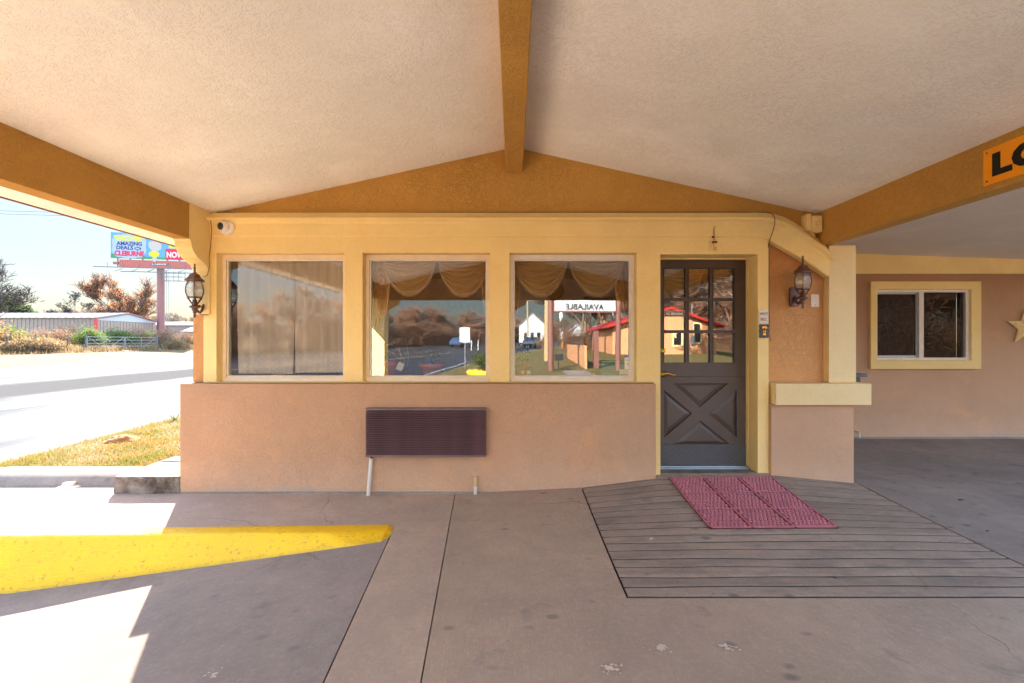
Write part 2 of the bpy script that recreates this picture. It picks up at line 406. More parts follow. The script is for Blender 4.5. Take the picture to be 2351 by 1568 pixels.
M['gate_steel'] = plain('gate_steel', (100, 101, 102), .45, .5, .5)
M['bb_blue'] = plain('billboard_blue', (78, 122, 160), .7, .2, var=.03, bumps=0)
M['bb_green'] = plain('billboard_green', (46, 100, 60), .7, .2, bumps=0)
M['bb_yellow'] = plain('billboard_yellow', (180, 168, 36), .7, .2, bumps=0)
M['bb_pink'] = plain('billboard_red', (156, 26, 50), .7, .2, bumps=0)
M['bb_navy'] = plain('billboard_navy', (34, 38, 76), .7, .2, bumps=0)
M['bb_cloud'] = plain('billboard_cloud', (150, 160, 178), .7, .2, bumps=0)
M['skin'] = plain('billboard_skin', (160, 148, 136), .7, .2, bumps=0)
M['peach'] = plain('peach_stucco', (190, 134, 92), .9, .1, var=.06)
M['red_roof'] = plain('red_roof', (160, 34, 30), .5, .4, .0, var=.08)
M['dark_glass'] = plain('dark_glass', (26, 28, 32), .08, .6, bumps=0)
M['brown_post'] = plain('brown_painted_post', (112, 72, 60), .6, .3)
M['pole_wood'] = plain('utility_pole_wood', (150, 128, 92), .9, .1)
M['yellow_ring'] = plain('yellow_planter', (236, 196, 40), .6, .3)
M['car_dark'] = plain('dark_car_paint', (34, 38, 46), .2, .6, .2, bumps=0)
M['car_blue'] = plain('blue_car_paint', (48, 66, 92), .2, .6, .2, bumps=0)
M['tyre'] = plain('tyre_rubber', (24, 24, 24), .8, .2)
# glass: transparent with a mirror-like reflection that grows at grazing angles
def glass(name, base=.16, tint=(1, 1, 1), wob=.0):
    n = N(name); t = n.t; t.nodes.remove(n.b)
    tr = n.n('ShaderNodeBsdfTransparent'); tr.inputs[0].default_value = (*tint, 1)
    gl = n.n('ShaderNodeBsdfGlossy'); gl.inputs['Roughness'].default_value = .0; gl.inputs[0].default_value = (.97, .98, 1, 1)
    lw = n.n('ShaderNodeFresnel'); lw.inputs[0].default_value = 1.5
    f = n.math('ADD', lw.outputs[0], base)
    if wob:
        b = n.bump(n.noise(2.2, 1, .4), .06, wob); n.l(b, gl.inputs['Normal'])
    mx = n.n('ShaderNodeMixShader'); n.l(f, mx.inputs[0]); n.l(tr.outputs[0], mx.inputs[1]); n.l(gl.outputs[0], mx.inputs[2])
    n.l(mx.outputs[0], t.nodes['Material Output'].inputs[0]); return n.m
M['glass'] = glass('window_glass', .13, (.98, .98, .98), .006)
M['glass_door'] = glass('door_glass', .13, (.88, .88, .88), .012)
M['glass_dark'] = glass('screened_glass', -.027, (.4, .4, .42), .03)
M['glass_lamp'] = glass('lamp_glass', .08, (.9, .88, .84))
n_ = M['glass_lamp'].node_tree; mo = n_.nodes['Material Output']; old = mo.inputs[0].links[0].from_socket
tl_ = n_.nodes.new('ShaderNodeBsdfTranslucent'); tl_.inputs[0].default_value = (.75, .70, .6, 1); df_ = n_.nodes.new('ShaderNodeBsdfDiffuse'); df_.inputs[0].default_value = (.6, .55, .46, 1)
a1 = n_.nodes.new('ShaderNodeMixShader'); a2 = n_.nodes.new('ShaderNodeMixShader'); a2.inputs[0].default_value = .38
n_.links.new(tl_.outputs[0], a1.inputs[1]); n_.links.new(df_.outputs[0], a1.inputs[2]); n_.links.new(old, a2.inputs[1]); n_.links.new(a1.outputs[0], a2.inputs[2]); n_.links.new(a2.outputs[0], mo.inputs[0])
M['bulb'] = plain('frosted_bulb', (236, 226, 208), .5, .4, bumps=0)
# satin valance
n = N('gold_satin'); c = lin((188, 152, 98))
pat = n.ramp(n.noise(26, 3, .6, 1.2), .5, .56)
col = n.mix(n.math('MULTIPLY', pat, .25), c, tuple(v*1.35 for v in c))
n.b.inputs['Sheen Weight'].default_value = .3
M['satin'] = n.fin(col, n.ramp(pat, 0, 1, .36, .5), n.bump(n.noise(300, 2), .1, .001), .5)
n = N('leaf_pattern_drape'); c = lin((176, 130, 82))
pat = n.ramp(n.noise(20, 1, .4, 2.2, n.mapped((1, 1, .6))), .5, .54)
col = n.mix(n.math('MULTIPLY', pat, .6), c, tuple(v*1.7 for v in c)); M['drape'] = n.fin(col, .6, None, .3)
M['fringe'] = plain('fringe_thread', (214, 184, 150), .7, .3, bumps=0)
# net curtain
n = N('lace_net'); out = n.t.nodes['Material Output']
uv = n.tc.outputs['UV']
q = n.n('ShaderNodeSeparateXYZ'); n.l(uv, q.inputs[0])
sx_ = n.math('SINE', n.math('MULTIPLY', q.outputs[0], 2*math.pi*95)); sz_ = n.math('SINE', n.math('MULTIPLY', q.outputs[1], 2*math.pi*95))
hole = n.ramp(n.math('MULTIPLY', sx_, sz_), -.35, .1, 1., 0.)
band = n.math('MAXIMUM', n.ramp(q.outputs[1], .19, .2, 1., 0.), n.ramp(q.outputs[1], .955, .96, 0., 1.))
dia = n.math('ABSOLUTE', n.math('SINE', n.math('ADD', n.math('MULTIPLY', q.outputs[0], 58), 0)))
zz = n.math('ABSOLUTE', n.math('SUBTRACT', n.math('FRACT', n.math('MULTIPLY', q.outputs[1], 22)), .5))
holes2 = n.ramp(n.math('ABSOLUTE', n.math('SUBTRACT', dia, n.math('MULTIPLY', zz, 2))), .0, .18, 1., 0.)
alpha_hole = n.math('ADD', n.math('MULTIPLY', n.math('SUBTRACT', 1, band), n.math('MULTIPLY', hole, .72)), n.math('MULTIPLY', band, n.math('MULTIPLY', holes2, .6)))
al = n.math('SUBTRACT', 1.0, n.math('MULTIPLY', alpha_hole, .32))
n.fin(lin((244, 232, 212)), .9, None, .1)
tr = n.n('ShaderNodeBsdfTransparent'); mx = n.n('ShaderNodeMixShader'); tl = n.n('ShaderNodeBsdfTranslucent'); tl.inputs[0].default_value = (.55, .5, .44, 1)
mx2 = n.n('ShaderNodeMixShader'); mx2.inputs[0].default_value = .12
n.l(n.b.outputs[0], mx2.inputs[1]); n.l(tl.outputs[0], mx2.inputs[2])
n.l(al, mx.inputs[0]); n.l(tr.outputs[0], mx.inputs[1]); n.l(mx2.outputs[0], mx.inputs[2]); n.l(mx.outputs[0], out.inputs[0])
M['lace'] = n.m
M['lace_solid'] = plain('lace_motif', (232, 222, 206), .9, .1, bumps=.2, bsc=300)

def text(s, mt, parent, loc, size, rot=(rad(90), 0, 0), bold=.0, ext=.001, fit=None, sx=1., name='lettering', align='CENTER', space=1.):
    cu = bpy.data.curves.new('t', 'FONT'); cu.body = s; cu.size = size; cu.offset = bold; cu.extrude = ext
    cu.align_x = align; cu.align_y = 'CENTER'; cu.space_character = space; cu.resolution_u = 3
    o = bpy.data.objects.new('t', cu); COL.objects.link(o); bpy.context.view_layer.update()
    me = bpy.data.meshes.new_from_object(o.evaluated_get(bpy.context.evaluated_depsgraph_get()))
    bpy.data.objects.remove(o); bpy.data.curves.remove(cu)
    xs = [v.co.x for v in me.vertices]; ys = [v.co.y for v in me.vertices]
    w = max(xs)-min(xs); h = max(ys)-min(ys); mxx = (max(xs)+min(xs))/2; myy = (max(ys)+min(ys))/2
    fx, fy = (fit[0]/w, fit[1]/h) if fit else (sx, 1)
    for v in me.vertices: v.co.x = (v.co.x-mxx)*fx; v.co.y = (v.co.y-myy)*fy
    me.name = name; me.materials.clear(); me.materials.append(mt)
    r = bpy.data.objects.new(name, me); COL.objects.link(r); r.parent = parent; r.location = loc; r.rotation_euler = rot
    return r

# ------------------------------------------------------------------ the ground
ZW = [(-9,0),(-3,.015),(-.55,.01),(.64,.073),(1.33,.165),(2.4,.185),(3.25,.10),(4.5,.03),(6,0)]
def gz(x, y):
    t = min(1, max(0, (y-2.65)/1.85))**1.65
    k = interp(x, ZW)*t
    if y > 4.6 and x > 3.2: k *= max(0, 1-(y-4.6)/1.6)
    return k
def xj2(y): return -.55+(4.47-y)*.0643
def xj1(y): return -.9+(3.37-y)*.072
def dz(x, y):
    if x > -3.6: return -.125*max(0, (xj1(y)-x))
    return interp(x, [(-6.2, -.12), (-4.6, -.32), (-3.6, -.125*(xj1(y)+3.6))])
def patch(mb, fx0, fx1, ys, nx, zf, skirt=.1, off=0, mi=0):
    V = []
    for y in ys:
        a, b = fx0(y), fx1(y)
        for i in range(nx+1):
            x = a+(b-a)*i/nx; V.append((x, y, zf(x, y)+off))
    m = nx+1; Fs = []
    for j in range(len(ys)-1):
        for i in range(nx): Fs.append((j*m+i, j*m+i+1, (j+1)*m+i+1, (j+1)*m+i))
    o = len(V); loop = [i for i in range(m)]+[j*m+nx for j in range(1, len(ys))]+[(len(ys)-1)*m+i for i in range(nx-1, -1, -1)]+[j*m for j in range(len(ys)-2, 0, -1)]
    L = len(loop)
    for k in loop: p = V[k]; V.append((p[0], p[1], p[2]-skirt))
    for k in range(L): Fs.append((loop[k], loop[(k+1)%L], o+(k+1)%L, o+k))
    mb.add(V, Fs, mi)
def lsp(a, b, n): return [a+(b-a)*i/n for i in range(n+1)]
K = lambda v: (lambda y: v)
m = MB(); patch(m, K(-5.9), lambda y: xj2(y)-.003, lsp(3.50, 4.62, 8), 30, gz)
patch(m, lambda y: xj1(y)+.003, lambda y: xj2(y)-.003, lsp(-10.2, 3.5, 12), 2, gz)
m.build('sidewalk', M['concrete_walk'], kind='structure', normals=False)
m = MB(); patch(m, lambda y: xj2(y)+.004, K(.638), lsp(2.64, 4.62, 20), 10, gz)
patch(m, lambda y: xj2(y)+.004, K(3.264), lsp(-10.2, 2.64, 6), 8, gz)
m.build('forecourt_pavement', M['concrete'], kind='structure', normals=False)
m = MB(); patch(m, K(3.278), K(13), lsp(2.40, 7.3, 20), 40, gz)
patch(m, K(3.278), K(13), lsp(-10.2, 2.388, 3), 4, gz)
m.build('side_pavement', M['concrete_right'], kind='structure', normals=False)
m = MB(); patch(m, K(-6.2), lambda y: xj1(y)-.005, lsp(-9, 3.5, 30), 24, dz, .25)
m.build('driveway', M['concrete_drive'], kind='structure', normals=False)
# ramp pad in front of the door: tooled bands with recessed grooves between them
m = MB(); patch(m, K(.646), K(3.266), lsp(2.652, 4.62, 16), 20, gz, .1, -.016)
pad = m.build('ramp_pad', M['rubber_black'], kind='structure', normals=False)
ye = [2.655]
while ye[-1] < 4.5: ye.append(ye[-1]+.113+R.uniform(-.01, .01))
ph = [R.uniform(0, 6) for _ in ye]
def wav(k, x): return .006*math.sin(x*2.2+ph[k])+.003*math.sin(x*6+ph[k]*2)
for k in range(len(ye)-1):
    y0, y1 = ye[k], min(ye[k+1], 4.6); m = MB(); V = []; nx = 22
    ga, gb = R.uniform(.0015, .0055), R.uniform(.0015, .0055)
    for i in range(nx+1):
        x = .65+2.612*i/nx; a = y0+ga+wav(k, x)*(k > 0)+.001*math.sin(x*19+k); b = y1-gb+wav(k+1, x)*(y1 < 4.6)
        for y, d in ((a, -.015), (a+.004, -.003), (a+.014, 0), (b-.006, 0.0), (b, -.015)): V.append((x, y, gz(x, y)+d))
    Fs = [(i*5+j, (i+1)*5+j, (i+1)*5+j+1, i*5+j+1) for i in range(nx) for j in range(4)]
    m.add(V, Fs, 0); m.m = [1 if f_ % 4 in (0, 3) else 0 for f_ in range(len(Fs))]; m.build('concrete_band', [M['ramp'], M['groove_dirt']], pad, normals=False)

# road, verges, fields: strips that follow the road
XE = [(-400, 130),(-160, 46),(-91, 15),(-59, 5),(-37, -.5),(-25, -2.9),(-12, -3.6),(-4, -5.0),(5, -6.0),(10, -6.5),(60, -6.8),(700, -10)]
def xe(y): return interp(y, XE)
def rz(y): return -.1+.014*max(0, -y-20) if y > -130 else -.1+.014*110
YS = [-400,-300,-220,-160,-130,-110,-91,-75,-59,-48,-37,-31,-25,-20,-16,-12,-9,-4,0,4.9,7.5,10,14,20,30,45,70,110,180,300,500,700]
def strip(cols, ys, name, mats, mi=None, off=0, **kw):
    mb = MB(); V = []; m_ = len(cols)
    for y in ys:
        for c in cols:
            x, zz = c(y); V.append((x, y, zz+off))
    Fs = [(j*m_+i, j*m_+i+1, (j+1)*m_+i+1, (j+1)*m_+i) for j in range(len(ys)-1) for i in range(m_-1)]
    mb.add(V, Fs)
    if mi: mb.m = [mi[i] for j in range(len(ys)-1) for i in range(m_-1)]
    return mb.build(name, mats, normals=False, **kw)
def rc(off, dzz=0): return lambda y: (xe(y)+off, rz(y)+dzz)
strip([rc(-24), rc(-11.8), rc(-7.2), rc(0)], YS, 'road', [M['asphalt']], kind='structure')
def line(off, w, name, mt, ys=YS): strip([rc(off-w/2), rc(off+w/2)], ys, name, mt, off=.005, kind='structure')
line(-.45, .12, 'road_edge_line', M['white_line'], [y for y in YS if y <= 0])
line(-7.3, .1, 'road_centre_line', M['yellow_line'], [y for y in YS if y <= 0]); line(-11.7, .1, 'road_centre_line', M['yellow_line'], [y for y in YS if y <= 0])
strip([rc(-700, 4), rc(-120, 1.2), rc(-60, .72), rc(-36, .55), rc(-30, .36), rc(-25, .05), rc(-24.3, .06), rc(-24, -.03)], YS, 'roadside_field', M['verge'], kind='structure')
ysb = [y for y in YS if y <= -9]
def bz(y): return .02+max(0, (-y-12))*.036 if y > -26 else .52+(-y-26)*.012
strip([rc(0, -.02), lambda y: (xe(y)+.5, rz(y)*.5+.5*bz(y)*.6), lambda y: (xe(y)+3, bz(y)), lambda y: (xe(y)+30, bz(y)+.05), lambda y: (xe(y)+500, bz(y)+2)], ysb, 'lawn', M['lawn'], kind='structure')
ysf = [y for y in YS if y >= 4.9]
strip([lambda y: (xe(y)+.02, -.11), lambda y: (xe(y)+.25, .06), lambda y: (-3.0, .11), lambda y: (-2.9, .11)], ysf[:3], 'lawn_strip', M['lawn'], kind='structure')
strip([lambda y: (xe(y)+.02, -.11), lambda y: (xe(y)+.25, -.02), lambda y: (600, -.02)], [10]+[y for y in ysf if y > 10], 'ground', M['lawn'], kind='structure')
m = MB(); m.box(-9, 600, -9.2, 5.2, -.8, -.72); m.build('subsoil', M['dirt'], kind='structure')
# concrete lip between road and grass
m = MB(); V = []
ysl = lsp(4.85, 40, 30)
for y in ysl:
    for dx, zz in ((-.03, -.09), (0.02, .03), (.16, .04), (.24, .02)): V.append((xe(y)+dx, y, zz))
m.add(V, [(j*4+i, j*4+i+1, (j+1)*4+i+1, (j+1)*4+i) for j in range(len(ysl)-1) for i in range(3)]); m.build('road_kerb', M['curb_stone'], normals=False, kind='structure')

# yellow kerb
m = MB(); V = []; nx = 46
for i in range(nx+1):
    t = i/nx; x = -6.2+(5.24)*t
    yb = interp(x, [(-6.2, 3.54), (-4, 3.56), (-1, 3.665)]); yf = interp(x, [(-6.2, 3.42), (-4, 3.425), (-1, 3.50)])
    yy = interp(x, [(-6.2, 3.28), (-3.6, 3.30), (-.96, 3.38)]); zb = dz(x, yy)-.004; ht = .022-zb
    e = .0 if i < nx else -.02
    jz = R.uniform(-.0025, .0025); jy = R.uniform(-.003, .003)
    for y, zz in ((yb, -.05), (yb-.002, .014), (yb-.02, .022), (yf+.03+jy, .022+jz), (yf+.008+jy, .022-.05*ht+jz), (yf-.006, .022-.2*ht), (yy+.02+jy, zb+.2*ht), (yy, zb-.01)):
        V.append((x, y, zz))
Fs = [(i*8+j, i*8+j+1, (i+1)*8+j+1, (i+1)*8+j) for i in range(nx) for j in range(7)]
m.add(V, Fs, 0, True)
L = nx*8; xa = xj1(3.4)-.012
m.add([V[L+k] for k in range(8)]+[(xa, 3.60, -.06), (xa, 3.60, .004), (xa, 3.52, .004), (xa, 3.44, .003), (xa, 3.41, -.02)],
      [(0,1,9,8),(1,2,9),(2,3,10,9),(3,4,5,11,10),(5,6,12,11),(6,7,12),(8,9,10,11,12)], 0, True)
o = m.build('yellow_kerb', M['kerb_paint']); tag(o, 'bright yellow painted kerb tapering down beside the driveway', 'kerb')
# rounded grey kerb by the grass
m = MB(); V = []; nx = 40
for i in range(nx+1):
    t = i/nx; x = -5.75+2.05*t; bend = max(0, (.22-t)/.22)
    yo = 4.63+.28*bend**2; hgt = .125-.05*bend
    for d, zz in ((0, -.05), (.0, .0), (.02, .04), (.07, .085), (.14, .115), (.24, .125), (.34, .12), (.36, .04)):
        V.append((x, yo+d, zz*hgt/.125))
m.add(V, [(i*8+j, i*8+j+1, (i+1)*8+j+1, (i+1)*8+j) for i in range(nx) for j in range(7)], 0, True)
m.add(V[:8], [tuple(range(8))]); o = m.build('rounded_kerb', M['curb_stone']); tag(o, 'rounded grey concrete kerb edging the grass left of the building', 'kerb')
# broken concrete step by the building corner
def rough_block(name, x0, x1, y0, y1, z0, z1, mt, nx=18, ny=12, nz=6, amp=.014, seed=3, shear=0):
    b = bmesh.new(); bmesh.ops.create_cube(b, size=1); bmesh.ops.subdivide_edges(b, edges=b.edges, cuts=9, use_grid_fill=True)
    from mathutils import noise
    for v in b.verts:
        top = v.co.z > .49; p = Vector((x0+(v.co.x+.5)*(x1-x0), y0+(v.co.y+.5)*(y1-y0), z0+(v.co.z+.5)*(z1-z0)))
        nn = noise.noise_vector(p*9+Vector((seed, 0, 0)))+.6*noise.noise_vector(p*27+Vector((seed, 4, 0)))
        k = amp*(.35 if top else 1); v.co = p+Vector((nn.x*k*1.3, nn.y*k*1.3, nn.z*k*(.5 if top else 1)))
    me = bpy.data.meshes.new(name); b.to_mesh(me); b.free(); me.materials.append(mt)
    o = bpy.data.objects.new(name, me); COL.objects.link(o); return o
o = rough_block('concrete_step', -3.74, -3.13, 4.41, 5.2, -.03, .172, M['stone']); tag(o, 'broken weathered concrete step against the corner of the building', 'step')
m = MB(); m.bar((-3.7, 4.95, .176), (-3.4, 4.99, .176), .012, .006); m.bar((-3.4, 4.99, .176), (-3.2, 5.12, .176), .014, .006)
m.build('crack', M['rubber_black'], o)
# white plastic cap
t = thing('plastic_cap', 'small white plastic cap lying on the sunlit concrete', 'cap', (-4.36, 4.62, .004), .2)
m = MB(); m.lathe([(.0, 0), (.10, 0), (.10, .012), (.085, .02), (.05, .022)], n=20); m.build('flange', M['pvc'], t)
m = MB(); m.box(-.045, .045, -.025, .025, .022, .055); m.build('block', M['pvc'], t, bevel=.006)

# ------------------------------------------------------------------ roof and ceiling heights
def cz(x): return 3.315-.22*abs(x-.01)
off = thing('motel_office', 'tan and yellow stucco office with three windows and a brown door under a gabled canopy', 'building')
Y = 4.5
# knee walls
m = MB(); m.prism([rect(-3.135, 1.345, -.1, 1.042)], 4.42, 4.74); m.build('lower_wall', M['tan'], off, bevel=.012)
m = MB(); m.prism([rect(2.445, 3.235, -.05, .846)], 4.46, 4.74); m.build('lower_wall', M['tan'], off, bevel=.012)
m = MB(); m.prism([rect(2.468, 3.37, .842, 1.044)], 4.42, 4.9); m.build('ledge', M['pale_yellow'], off, bevel=.006)
# yellow front with the window and door openings
W1 = (-2.8375, -1.617); W2 = (-1.44, -.22); W3 = (-.033, 1.183); ZB, ZT = 1.046, 2.29
DX = (1.41, 2.34); DT = 2.275
outer = [(-2.9625, 1.0465), (1.345, 1.0465), (1.345, -.05), (DX[0], -.05), (DX[0], DT), (DX[1], DT), (DX[1], -.05), (2.445, -.05), (2.445, 2.45), (-2.9625, 2.45)]
ZBI = 1.0475
def lp(w): return [(w[0], ZBI+.002), (w[1], ZBI+.002), (w[1], ZT), (w[0], ZT)]
m = MB(); m.prism([outer, lp(W1), lp(W2), lp(W3)], 4.5, 4.745); m.build('window_surround', M['yellow'], off, bevel=.008)
# cornice moulding along the top and its raking end
prof = [(4.51, 2.437), (4.488, 2.438), (4.480, 2.448), (4.480, 2.562), (4.470, 2.575), (4.448, 2.584), (4.434, 2.590), (4.430, 2.600), (4.434, 2.612), (4.452, 2.625), (4.480, 2.650), (4.500, 2.672), (4.56, 2.672), (4.56, 2.437)]
up = [P(1735, 487.6, 4.5), P(1757, 488.6, 4.5), P(1778, 491.5, 4.5), P(1801, 498, 4.5), P(1828, 513, 4.5), P(1856, 531, 4.5), P(1888, 556, 4.5), P(1906, 577, 4.5)]
lo = [P(1735, 544.4, 4.5), P(1750, 546.5, 4.5), P(1766, 552, 4.5), P(1783, 562, 4.5), P(1802, 573, 4.5), P(1842, 596.5, 4.5), P(1868, 614, 4.5), P(1900, 636, 4.5)]
V = []; st = []
for x in (-2.92, -2.0, -1.0, 0, 1.0, 2.0, 2.22): st.append((x, 2.437, x, 2.672))
for a, b in zip(lo, up): st.append((a.x, a.z, b.x, b.z))
for (xl, zl, xu, zu) in st:
    for (py, pz) in prof:
        t = (pz-2.437)/.235; V.append((xl+(xu-xl)*t, py, zl+(zu-zl)*t))
q = len(prof); m = MB(); m.add(V, [(i*q+j, i*q+(j+1)%q, (i+1)*q+(j+1)%q, (i+1)*q+j) for i in range(len(st)-1) for j in range(q)], 0, False)
m.add(V[:q], [tuple(range(q))]); m.build('cornice', M['yellow'], off)
# gable wall, panels, pier
g = [(-3.1, 2.40), (3.06, 2.40), (3.06, cz(3.06)+.02), (.01, cz(0.01)+.02), (-3.1, cz(-3.1)+.02)]
m = MB(); m.prism([g], 4.548, 4.74); m.build('gable_wall', M['brown'], off)
m = MB(); m.prism([rect(-3.10, -2.964, 1.0435, 2.398)], 4.556, 4.74); m.build('corner_strip', M['tan_warm_lit'], off, bevel=.01)
m = MB(); m.prism([rect(2.447, 3.03, 1.0455, 2.398)], 4.572, 4.74); m.build('side_panel', M['tan_warm_lit'], off)
m = MB(); m.prism([rect(3.016, 3.275, 1.0455, 2.36)], 4.49, 4.74); m.build('pier', M['pale_yellow'], off, bevel=.01)
# side and back walls of the office
m = MB(); m.box(3.03, 3.20, 4.742, 11.9, -.1, 2.6); m.build('side_wall', M['tan'], off)
m = MB(); m.box(-3.10, -2.96, 4.742, 12, -.1, 2.62); m.build('side_wall', M['tan'], off)
m = MB(); m.prism([[(-2.96, -.1), (3.9, -.1), (3.9, 2.45), (.01, 3.3), (-2.96, 2.62)]], 11.9, 12.05); m.build('back_wall', M['tan'], off)
# ceilings / roof
def slope(name, x0, x1, y0, y1, up_, th, mt, parent):
    m = MB(); a, b = cz(x0)+up_, cz(x1)+up_
    m.prism([[(x0, a), (x1, b), (x1, b+th), (x0, a+th)]], y0, y1); return m.build(name, mt, parent)
slope('ceiling', -3.72, .01, -1.9, 4.545, 0, .05, M['ceiling'], off)
slope('ceiling', .0102, 3.05, -1.9, 4.545, 0, .05, M['ceiling'], off)
slope('eave_soffit', -3.72, -3.105, 4.546, 12.1, 0, .05, M['ceiling'], off)
slope('roof', -3.76, .01, -1.95, 12.2, .052, .12, M['roof_metal'], off)
slope('roof', .0102, 3.06, -1.95, 12.2, .052, .12, M['roof_metal'], off)
m = MB(); m.box(-3.742, -3.722, -1.95, 12.2, cz(-3.72)-.008, cz(-3.72)+.05); m.build('fascia', M['wood'], off)
# beams
m = MB(); m.box(-.072, .092, -1.5, 4.546, 3.07, 3.36); m.build('ridge_beam', M['brown'], off, bevel=.006)
m = MB(); m.prism([[(-3.03, 2.357), (-2.89, 2.357), (-2.89, cz(-2.89)+.02), (-3.03, cz(-3.03)+.02)]], -1.3, 4.20); m.build('side_beam', M['brown'], off, bevel=.006)
m = MB(); m.prism([[(2.925, 2.365), (3.065, 2.365), (3.065, 2.80), (2.925, cz(2.925)+.02)]], -1.3, 4.546); m.build('side_beam', M['brown'], off, bevel=.006)
# corbels
cor = [(4.20, 2.70), (4.20, 2.357), (4.218, 2.338), (4.23, 2.29), (4.262, 2.243), (4.305, 2.21), (4.376, 2.18), (4.43, 2.155), (4.463, 2.11), (4.473, 2.065), (4.473, 1.70), (4.55, 1.70), (4.55, 2.70)]
m = MB(); m.prism([cor], -3.04, -2.888, 'x'); m.build('corbel', M['yellow'], off, bevel=.004)
# front of the canopy, behind the camera
YF = -1.2
for cxx, hw in ((-2.96, .15), (-.14, .15), (2.96, .15)):
    m = MB(); m.prism([rect(cxx-hw, cxx+hw, -.7 if cxx < -1 else -.1, 2.357)], YF-.15, YF+.15); m.build('column', M['yellow'], off, bevel=.01)
    for sgn in (-1, 1):
        if cxx*sgn > 2: continue
        pr = [(cxx+sgn*(hw), 2.357), (cxx+sgn*(hw+.30), 2.357), (cxx+sgn*(hw+.28), 2.29), (cxx+sgn*(hw+.24), 2.24), (cxx+sgn*(hw+.12), 2.18), (cxx+sgn*(hw+.03), 2.11), (cxx+sgn*(hw), 2.03)]
        m = MB(); m.prism([pr], YF-.07, YF+.07); m.build('corbel', M['yellow'], off)
m = MB(); m.prism([[(-3.03, 2.358), (3.06, 2.358), (3.06, cz(3.06)), (.01, cz(.01)), (-3.03, cz(-3.03))]], YF-.07, YF+.07); m.build('front_gable', M['brown'], off)
m = MB(); pr = [(y_, z_) for (y_, z_) in [(YF+.15, 2.357), (YF+.45, 2.357), (YF+.43, 2.29), (YF+.39, 2.24), (YF+.27, 2.18), (YF+.18, 2.11), (YF+.15, 2.03)]]
m.prism([pr], -3.04, -2.888, 'x'); m.build('corbel', M['yellow'], off)
# foundation line
m = MB(); m.box(-3.12, 1.34, 4.405, 4.44, -.06, .028); m.build('foundation', M['curb_stone'], off)
# interior shell
m = MB(); m.box(-2.95, 3.02, 4.75, 11.8, .10, .16); m.build('interior_floor', M['int_floor'], off)
m = MB(); m.box(-2.95, 3.02, 4.75, 11.8, 2.5, 2.55); m.build('interior_ceiling', M['int_ceil'], off)
m = MB(); m.box(-2.95, 1.2, 8.0, 8.1, .16, 2.5); m.box(1.9, 3.02, 8.0, 8.1, .16, 2.5); m.box(1.2, 1.9, 8.0, 8.1, 2.2, 2.5); m.build('interior_wall', M['lavender'], off)
m = MB(); m.box(-2.955, 1.345, 4.742, 5.12, .95, 1.038); m.build('inner_shelf', M['wood'], off)
# windows
def window(w, name_white):
    fr = .035; y0, y1 = 4.585, 4.65
    m = MB(); x0, x1 = w; z0, z1 = ZBI+.004, ZT-.002; x0 += .002; x1 -= .002
    top = .05
    m.prism([rect(x0, x1, z0, z1), rect(x0+fr, x1-fr, z0+fr+.01, z1-top)], y0, y1)
    o = m.build('window', M[name_white], off, bevel=.003)
    m = MB(); m.box(x0+fr*.4, x1-fr*.4, y0-.018, y0-.001, z0, z0+.028); m.build('sill_track', M['white'], o)
    m = MB(); m.prism([rect(x0+fr-.001, x1-fr+.001, z0+fr+.009, z1-top+.001), rect(x0+fr+.012, x1-fr-.012, z0+fr+.02, z1-top-.01)], y0+.022, y1-.004); m.build('glazing_bead', M['white'], o)
    m = MB(); m.add([(x0+fr, y0+.035, z0+fr), (x1-fr, y0+.035, z0+fr), (x1-fr, y0+.035, z1-top), (x0+fr, y0+.035, z1-top)], [(0, 1, 2, 3)])
    m.build('pane', M['glass'], o, normals=False)
    return o
window(W1, 'white_tint'); window(W2, 'white_tint'); window(W3, 'white')
# door
DY = 4.724
def dx(zx): return 1.2498+.0017616*zx
def dzz(zy): return 2.7353-.0017616*zy
colz = [(152, 272), (293, 412), (433, 552)]; rowz = [(318, 486), (504, 670), (688, 856)]
x0, x1, zt, zb = 1.405, 2.347, dzz(261), dzz(1440)
outerd = [(x0, dzz(935)), (x1, dzz(935)), (x1, zt), (x0, zt)]
holes = [rect(dx(a), dx(b), dzz(d), dzz(c_)) for (c_, d) in rowz for (a, b) in colz]
m = MB(); m.prism([outerd]+holes, DY, DY+.045)
TT = [(dx(205), dzz(975)), (dx(515), dzz(975)), (dx(355), dzz(1110))]
BT = [(dx(207), dzz(1320)), (dx(521), dzz(1320)), (dx(360), dzz(1188))]
LT = [(dx(152), dzz(1015)), (dx(312), dzz(1147)), (dx(152), dzz(1282))]
RT = [(dx(566), dzz(1012)), (dx(566), dzz(1282)), (dx(408), dzz(1147))]
m.prism([[(x0, zb), (x1, zb), (x1, dzz(935)-.0005), (x0, dzz(935)-.0005)], TT, BT, LT, RT], DY, DY+.045)
door = m.build('door', M['door'], off, bevel=.0025)
for T in (TT, BT, LT, RT):
    c_ = ((T[0][0]+T[1][0]+T[2][0])/3, (T[0][1]+T[1][1]+T[2][1])/3)
    def sh(k, T=T, c_=c_): return [((p[0]-c_[0])*k+c_[0], (p[1]-c_[1])*k+c_[1]) for p in T]
    V = [(p[0], DY+.024, p[1]) for p in sh(1.0)]+[(p[0], DY+.020, p[1]) for p in sh(.93)]+[(p[0], DY+.006, p[1]) for p in sh(.62)]
    m = MB(); m.add(V, [(0,1,4,3),(1,2,5,4),(2,0,3,5),(3,4,7,6),(4,5,8,7),(5,3,6,8),(6,7,8)]); m.build('panel', M['door'], door)
